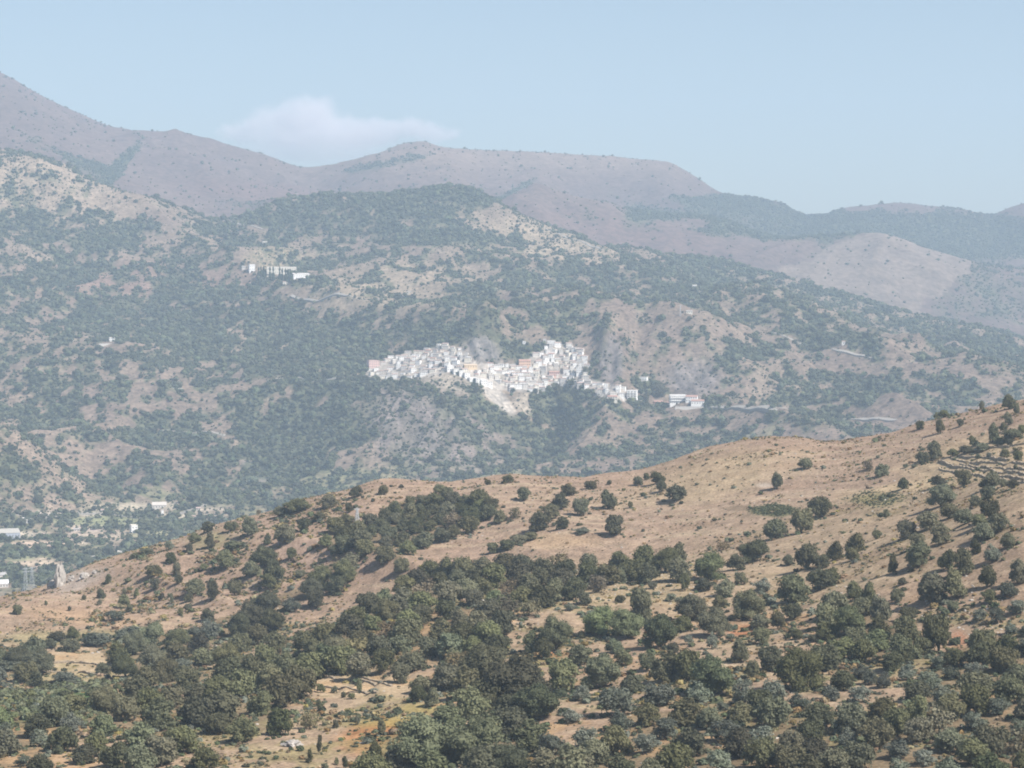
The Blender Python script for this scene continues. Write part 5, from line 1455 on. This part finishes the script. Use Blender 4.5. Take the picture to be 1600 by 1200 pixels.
building('house', 1425, 664, 10, 8, 9, 1, 2, WHITE, PALE, 'flat', 'white cube-like house at the skyline of the dry ridge', dmin=2400, dmax=3300, depth_at=2960)
building('house', 1405, 666, 22, 5, 10, 1, 5, GREY, TILE_GREY, 'gable', 'long grey farm shed beside the white cube-like house', 'shed', dmin=2400, dmax=3300, depth_at=2980)
building('house', 209, 832, 10, 12, 10, 2, 2, WHITE, CREAM, 'flat', 'tall white farmhouse between dark trees on the valley floor', dmin=2300, dmax=3200, turn=0.2)
building('farm_shed', 14, 840, 32, 9, 20, 1, 7, (0.40, 0.43, 0.48), (0.46, 0.43, 0.38), 'shed', 'large bluish farm shed with a pale roof on the valley floor', 'shed', dmin=2300, dmax=3200, turn=0.1)
building('farm_shed', 41, 815, 16, 4, 12, 0, 0, PALE, PALE, 'shed', 'small shed with a tilted pale roof in the valley', 'shed', dmin=2300, dmax=3300, turn=0.5)
building('farm_shed', 249, 793, 22, 5, 16, 1, 5, PALE, (0.60, 0.54, 0.48), 'shed', 'wide pale roofed shed beside the valley road', 'shed', dmin=2300, dmax=3300)
building('house', 254, 802, 4, 5, 6, 0, 0, WHITE, PALE, 'flat', 'narrow white hut just below the wide pale roofed shed', 'hut', dmin=2300, dmax=3300)
building('house', 302, 812, 11, 6, 8, 1, 3, CREAM, TILE, 'gable', 'cream cottage with a tiled roof low beside the pink spur', dmin=2300, dmax=3300)
building('farm_shed', 4, 917, 18, 7, 14, 1, 4, PALE, WHITE, 'shed', 'pale roofed shed deepest in the valley, next to the two faint pylons', 'shed', dmin=2250, dmax=3000)
building('farm_shed', 2, 900, 30, 3, 12, 0, 0, PALE, GREY, 'shed', 'long low greenhouse-like shed behind the deepest valley shed', 'shed', dmin=2250, dmax=3000)

for x_, y_, w_p, h_p, wc, rc, kk, lb in ((66, 838, 8, 4, CREAM, TILE, 'gable', 'small cream cottage on the valley floor uphill of the bluish shed'), (120, 829, 9, 3, PALE, TILE_GREY, 'gable', 'low grey cottage on the bare pinkish bank of the valley'),
    (161, 800, 7, 4, WHITE, TILE, 'gable', 'tiny white cottage on the mountain side of the valley road'), (187, 864, 7, 3, CREAM, PALE, 'flat', 'small flat roofed cream hut in the valley orchard strip'), (310, 796, 7, 3, PALE, TILE_PINK, 'gable', 'small pinkish roofed hut where the valley road climbs'),
    (100, 848, 12, 2, PALE, PALE, 'shed', 'long low pale shelter between valley fields'), (145, 872, 8, 3, WHITE, PALE, 'flat', 'small white pump house among the dark valley trees'), (24, 868, 9, 4, CREAM, TILE, 'gable', 'cream cottage between the bluish shed and the deepest shed')):
    building('house', x_, y_, w_p, h_p, 8, 1, 2, wc, rc, kk, lb, dmin=2300, dmax=3250)
# labels of the village houses: look, nearest landmark, direction, rank
VL = [('the pink block', 583, 570), ('the orange house', 820, 567), ('the ochre house', 735, 572), ('the salmon red house', 866, 584), ('the grey crag', 760, 555), ('the tall plain corner house', 905, 578),
      ('the uppermost white house', 861, 534), ('the stepped white row', 738, 592), ('the red roofed house', 957, 623), ('the pale bare slope', 790, 615)]
def col_word(c):
    return {WHITE: 'white', CREAM: 'cream', PALE: 'pale stone', GREY: 'dull grey'}[c]
def roof_word(k, c):
    if k == 'flat':
        return 'flat roofed'
    return {TILE: 'brown roofed', TILE_PINK: 'pinkish roofed', TILE_GREY: 'grey roofed', TILE_RED: 'red roofed'}[c]
bins = {}
for q in HOUSES:
    set_props(q['o'], q['label'] or '', 'house', 'houses of the hill village')
    if q['label']:
        continue
    x, y = float(q['px'][0]), float(q['px'][1])
    k = min(range(len(VL)), key=lambda j: (x - VL[j][1]) ** 2 + 2.5 * (y - VL[j][2]) ** 2)
    dx, dy = x - VL[k][1], y - VL[k][2]
    side = ('uphill of' if dy < 0 else 'downhill of') if abs(dy) * 2 > abs(dx) else ('on the valley side of' if dx < 0 else 'on the ravine side of')
    tall = 'tall' if q['h'] > 8 else ('low' if q['h'] < 4 else '')
    bins.setdefault((tall, col_word(q['wall']), roof_word(q['k'], q['roof']), side, VL[k][0]), []).append((dx * dx + 3 * dy * dy, q))
for (tall, c, rf, side, lm), v in bins.items():
    v.sort(key=lambda a: a[0])
    for n, (_, q) in enumerate(v):
        q['o']['label'] = ' '.join(((ORD[n] + ' ' if len(v) > 1 else '') + f'{tall} {c} {rf} house {side} {lm}').split())

# ------------------------------------------------------------------ cypresses by the convent, trees of the ravine
def cypress_mesh(seed):
    r = np.random.default_rng(seed)
    V, Fc = [], []
    n, seg = 9, 8
    for i in range(n):
        t = i / (n - 1)
        rad = 0.5 * (math.sin(math.pi * min(1, t * 1.35 + 0.12)) ** 0.6 if t < 0.65 else ((1 - t) / 0.35) ** 0.8 * 0.98) * (0.45 if i == 0 else 1)
        for k in range(seg):
            a = 2 * math.pi * k / seg
            q = max(rad, 0.02) * (1 + 0.18 * r.standard_normal())
            V.append((q * math.cos(a), q * math.sin(a), 0.06 + t * 0.94))
    for i in range(n - 1):
        for k in range(seg):
            Fc.append([i * seg + k, i * seg + (k + 1) % seg, (i + 1) * seg + (k + 1) % seg, (i + 1) * seg + k])
    return mesh_from('cypress_crown', V, Fc, [MAT_CYP])
CYM = [cypress_mesh(i) for i in range(3)]
CYT = mesh_from('cypress_trunk', *(lambda V, Fc: (tube_into(V, Fc, [(0, 0, -.08), (0, 0, .2)], [0.12, 0.1]), V, Fc)[1:])([], []), [MAT_BARK])
CX = [(404, 434, 18), (408, 436, 22), (412, 438, 24), (422, 439, 24), (427, 441, 26), (437, 441, 26), (441, 442, 24), (446, 442, 24), (451, 441, 18), (455, 440, 16)]
CL_TXT = ['first', 'second', 'third', 'fourth', 'fifth', 'sixth', 'seventh', 'eighth', 'ninth', 'last']
for i, (x, y, h) in enumerate(CX):
    p = ground(x, y, 4000, 4900); mpp = p.y / F
    p.z -= 0.3
    e = empty('cypress_tree', p, i * 0.9, (4.6 * mpp, 4.6 * mpp, h * mpp))
    set_props(e, f'{CL_TXT[i]} dark columnar cypress in the row, counted from the white end house', 'tree', 'cypresses in a row')
    part('crown', CYM[i % 3], e); part('trunk', CYT, e)
for x, y, w, h, lb in [(843, 655, 17, 24, 'big dark pointed tree standing on the pale terraces below the village'), (838, 612, 5, 7, 'small dark tree on the village terrace, nearest to the village rows'), (845, 613, 5, 6, 'middle one of three small dark trees on the village terrace'),
                       (857, 613, 4, 5, 'small dark tree on the village terrace, nearest to the ravine'), (873, 610, 14, 18, 'dark tree at the top of the ravine directly under the village'), (885, 628, 26, 26, 'broad dark tree filling the ravine below the village'),
                       (915, 578, 10, 12, 'dark tree between the corner house and the rock gully'), (612, 606, 10, 22, 'tall dark tree at the foot of the village spur'), (575, 602, 12, 12, 'round dark tree beneath the pink block'), (692, 626, 15, 16, 'round dark tree alone on the bare spur below the village'),
                       (630, 602, 9, 9, 'small tree under the terrace wall at the spur top'), (688, 570, 8, 7, 'dark garden tree inside the village above the knoll'), (1010, 622, 12, 22, 'dark tree between the apartment block and the pink house'), (1030, 610, 30, 22, 'wide dark tree behind the low pink house'),
                       (1100, 621, 10, 12, 'dark tree at the end of the row of white road buildings'), (1113, 627, 16, 10, 'dark bush tree where the white road leaves the buildings'), (745, 608, 12, 14, 'dark tree on the edge of the pale bare slope'), (200, 838, 10, 12, 'dark tree beside the tall white farmhouse, toward the shed'),
                       (222, 834, 16, 14, 'round dark tree touching the far side of the tall white farmhouse'), (172, 795, 4, 16, 'slim cypress-like tree by the valley road')]:
    dm = (2300, 3200) if y > 760 else (3150, 3750)
    p = ground(x, y + 0.46 * h, *dm); mpp = p.y / F
    e = empty('dark_tree', p, x * 1.7, (w * mpp * 1.05, w * mpp * 1.05, h * mpp))
    set_props(e, lb, 'tree', 'trees about the village and the valley')
    part('crown', CROWNS['oak'][int(x) % 7], e); part('trunk', TRUNKS[int(x) % 4], e)

# ------------------------------------------------------------------ rock pinnacle, boulders, pylons, roads
def rock(name, x, y, wpx, hpx, seed, label, lean=0.0, lim=(900, 1120), cat='rock'):
    p = ground(x, y, *lim); mpp = p.y / F
    me = rock_mesh(name, seed, MAT_ROCK, 3, 0.26)
    nv = len(me.vertices)
    c = np.empty(nv * 3); me.vertices.foreach_get('co', c); c = c.reshape(-1, 3)
    c += 0.055 * np.stack([vnoise(c[:, 0] * 7 + 3 * k, c[:, 2] * 5 + c[:, 1] * 7, seed + k) for k in range(3)], 1)
    c[:, 2] += 0.30
    c[:, 0] += lean * c[:, 2]; c[:, :2] *= (1.15 - 0.45 * np.clip(c[:, 2:3], 0, 1))
    c *= np.array((wpx * mpp, wpx * mpp * 0.8, hpx * mpp * 1.25))
    me.vertices.foreach_set('co', c.ravel()); me.update()
    o = bpy.data.objects.new(name, me); o.location = p; o.rotation_euler = (0, 0, seed * 0.7)
    set_props(o, label, cat, 'rocks of the spur')
    COL.objects.link(o)
rock('rock_pinnacle', 93, 915, 19, 34, 11, 'tall grey rock pinnacle standing up at the skyline of the pink spur', 0.15)
rock('boulder', 82, 917, 15, 10, 13, 'flat grey boulder leaning on the foot of the rock pinnacle')
rock('boulder', 111, 908, 10, 9, 14, 'grey boulder just uphill of the rock pinnacle')
rock('boulder', 131, 904, 16, 10, 15, 'broad pale rock outcrop on the grass beside the pinnacle')
rock('boulder', 148, 896, 9, 5, 16, 'small pale rock farther up the skyline from the pinnacle')
rock('boulder', 458, 1165, 26, 9, 17, 'flat grey boulder on the straw slope beside a dark wood', 0, (430, 800))

def terrace_wall(pts, h, label, lim, group):
    """Low dry-stone wall that follows the edge of a terrace, uneven along its top."""
    P = [ground(x, y, *lim) for x, y in pts]
    Q = []
    for a, b in zip(P[:-1], P[1:]):
        n = max(3, int((b - a).length / 1.2))
        Q += [a.lerp(b, k / n) for k in range(n)]
    Q.append(P[-1])
    V, Fc = [], []
    r = np.random.default_rng(int(pts[0][0] * 7 + pts[0][1]))
    for i, q in enumerate(Q):
        d = Q[min(i + 1, len(Q) - 1)] - Q[max(i - 1, 0)]; d.z = 0; d.normalize()
        s = Vector((-d.y, d.x, 0)) * 0.35
        wob = 0.5 * vnoise(np.array(i * 0.23), np.array(pts[0][1] * 1.0), 5)
        c = q + Vector((0, float(wob), 0)); zc = ground_z(c.x, c.y)
        hh = h * r.uniform(0.45, 1.15)
        for k, z in ((1, -0.6), (1, hh), (-1, hh * 0.92), (-1, -0.6)):
            V.append((c.x + s.x * k + r.normal(0, .05), c.y + s.y * k + r.normal(0, .05), zc + z))
    for i in range(len(Q) - 1):
        a, b = i * 4, i * 4 + 4
        Fc += [[a, b, b + 1, a + 1], [a + 1, b + 1, b + 2, a + 2], [a + 2, b + 2, b + 3, a + 3]]
    Fc += [[0, 1, 2, 3], [len(V) - 1, len(V) - 2, len(V) - 3, len(V) - 4]]
    o = bpy.data.objects.new('terrace_wall', mesh_from('terrace_wall', V, Fc, [MAT_DRYWALL]))
    set_props(o, label, 'wall', group); o['kind'] = 'thing'; COL.objects.link(o)
MAT_DRYWALL = plain('dry_stone_wall', (0.31, 0.25, 0.18), 0.4, 1.2)
Z_ = lambda L: [(1400 + x / 8, 620 + y / 8) for x, y in L]
for L_, lb in (([(960, 690), (1150, 652), (1350, 627), (1500, 612), (1640, 600)], 'topmost stone line of the striped terraces, just under the hedge'), ([(790, 735), (950, 757), (1100, 764), (1300, 782), (1420, 790)], 'second stone line from the top of the striped terraces'),
               ([(700, 775), (850, 815), (1050, 826), (1300, 832), (1640, 852)], 'third stone line from the top of the striped terraces'), ([(800, 850), (1100, 882), (1350, 902), (1640, 934)], 'fourth stone line, middle of the striped terraces'),
               ([(530, 812), (700, 862), (900, 892), (1100, 932), (1300, 960), (1640, 1000)], 'longest stone line of the striped terraces, third from the lowest'), ([(540, 902), (720, 946), (900, 962), (1050, 986), (1250, 1002), (1640, 1044)], 'last but one stone line of the striped terraces'),
               ([(1180, 1040), (1400, 1062), (1640, 1085)], 'lowest and shortest stone line of the striped terraces')):
    terrace_wall(Z_(L_), 0.75, lb, (820, 1110), 'dry stone lines of the striped terraces')
for L_, lb in (([(503, 1060), (525, 1063), (552, 1066)], 'upper stone line on the valley end of the straw clearing'), ([(556, 1059), (575, 1062), (597, 1066)], 'upper stone line near the woods in the straw clearing'), ([(555, 1067), (585, 1071), (612, 1073)], 'second stone line of the straw clearing, under the upper ones'),
               ([(498, 1072), (530, 1077), (560, 1080), (590, 1082)], 'lowest stone line of the straw clearing, beneath the shrubs')):
    terrace_wall(L_, 0.55, lb, (430, 900), 'dry stone lines of the straw clearing')
for L_, lb in (([(66, 1037), (110, 1036), (150, 1038), (180, 1042)], 'upper stone line of the valley plot over the orchard'), ([(40, 1052), (90, 1051), (140, 1054), (168, 1057)], 'lower stone line of the valley plot over the orchard')):
    terrace_wall(L_, 0.8, lb, (430, 1000), 'dry stone lines of the valley plot')

def lattice(name, x, y, hpx, wbase, label, dmin, dmax, arms=True, group=None):
    p = ground(x, y, dmin, dmax); mpp = p.y / F; h = hpx * mpp
    e = empty(name, p, yaw_to_camera(p, 0.4)); set_props(e, label, 'pylon', group)
    V, Fc = [], []
    b, t = wbase / 2, wbase * 0.12
    for sx in (-1, 1):
        for sy in (-1, 1):
            tube_into(V, Fc, [(sx * b, sy * b, -0.5), (sx * t, sy * t, h)], [0.16, 0.12], 4)
    nb = 6
    for k in range(nb):
        z0, z1 = h * k / nb, h * (k + 1) / nb
        r0, r1 = b + (t - b) * k / nb, b + (t - b) * (k + 1) / nb
        for (ax, ay), (bx, by) in (((-1, -1), (1, -1)), ((1, -1), (1, 1)), ((1, 1), (-1, 1)), ((-1, 1), (-1, -1))):
            tube_into(V, Fc, [(ax * r0, ay * r0, z0), (bx * r1, by * r1, z1)], [0.08, 0.08], 3)
    part('tower', mesh_from('pylon_tower', V, Fc, [MAT_STEEL]), e)
    for zz, ln in ((0.97, 0.28), (0.84, 0.36)) if arms else ((0.98, 0.42),):
        V, Fc = [], []
        tube_into(V, Fc, [(-h * ln * .5, 0, 0), (0, 0, 0.5), (h * ln * .5, 0, 0)], [0.1, 0.2, 0.1], 4)
        tube_into(V, Fc, [(-h * ln * .5, 0, 0), (0, 0, -0.4), (h * ln * .5, 0, 0)], [0.1, 0.2, 0.1], 4)
        part('cross_arm', mesh_from('pylon_arm', V, Fc, [MAT_STEEL]), e, (0, 0, h * zz))
lattice('pylon', 40, 925, 38, 4.5, 'thin lattice pylon in the deepest valley corner, farther from the rock pinnacle', 2250, 3000, group='pylons in the valley')
lattice('pylon', 50, 924, 38, 4.5, 'thin lattice pylon in the deepest valley corner, next to the rock pinnacle', 2250, 3000, group='pylons in the valley')
lattice('pylon', 1063, 494, 17, 2.2, 'T-shaped steel mast on the top of the rocky knob', 3500, 4600, arms=False)
lattice('pylon', 558, 815, 20, 1.6, 'slim pale mast between thickets under the pink ridge crest', 860, 1100, arms=False)

def road(name, pts, width, dmin, dmax):
    P = [ground(x, y, dmin, dmax) for x, y in pts]
    Q = []
    for a, b in zip(P[:-1], P[1:]):
        n = max(2, int((b - a).length / 8))
        for k in range(n):
            Q.append(a.lerp(b, k / n))
    Q.append(P[-1])
    V, Fc = [], []
    for i, q in enumerate(Q):
        d = Q[min(i + 1, len(Q) - 1)] - Q[max(i - 1, 0)]; d.z = 0; d.normalize()
        s = Vector((-d.y, d.x, 0)) * width / 2
        zc = ground_z(q.x, q.y) + 0.25
        for k in (1, -1):
            V.append((q.x + s.x * k, q.y + s.y * k, max(zc, ground_z(q.x + s.x * k, q.y + s.y * k) + 0.15)))
        for k in (1, -1):
            V.append((q.x + s.x * k, q.y + s.y * k, ground_z(q.x + s.x * k, q.y + s.y * k) - 2.0))
    for i in range(len(Q) - 1):
        a, b = i * 4, i * 4 + 4
        Fc += [[a, a + 1, b + 1, b], [a, b, b + 2, a + 2], [a + 1, a + 3, b + 3, b + 1]]
    o = bpy.data.objects.new(name, mesh_from(name, V, Fc, [MAT_ROAD]))
    o['kind'] = 'structure'; COL.objects.link(o)
road('road', [(1104, 636), (1130, 637), (1170, 639), (1212, 642), (1260, 648), (1300, 652), (1345, 655), (1400, 657)], 9, 2900, 3700)
road('valley_road', [(45, 812), (80, 806), (120, 803), (170, 803), (210, 808), (245, 812), (290, 800), (320, 788)], 9, 2300, 3300)
road('mountain_track', [(268, 316), (300, 326), (330, 337), (352, 345), (380, 352), (410, 358)], 6, 4300, 4960)

road('mountain_track', [(430, 592), (470, 590), (505, 596), (545, 590), (572, 584)], 6, 3200, 4300)
road('mountain_track', [(255, 673), (300, 676), (352, 681)], 6, 3100, 4300)
road('mountain_track', [(455, 462), (500, 470), (545, 462), (590, 468), (640, 455)], 6, 3700, 4700)
road('mountain_track', [(850, 356), (880, 368), (915, 380), (942, 390)], 6, 4300, 4960)
road('mountain_track', [(1210, 520), (1260, 540), (1310, 548), (1370, 560)], 6, 3300, 4700)
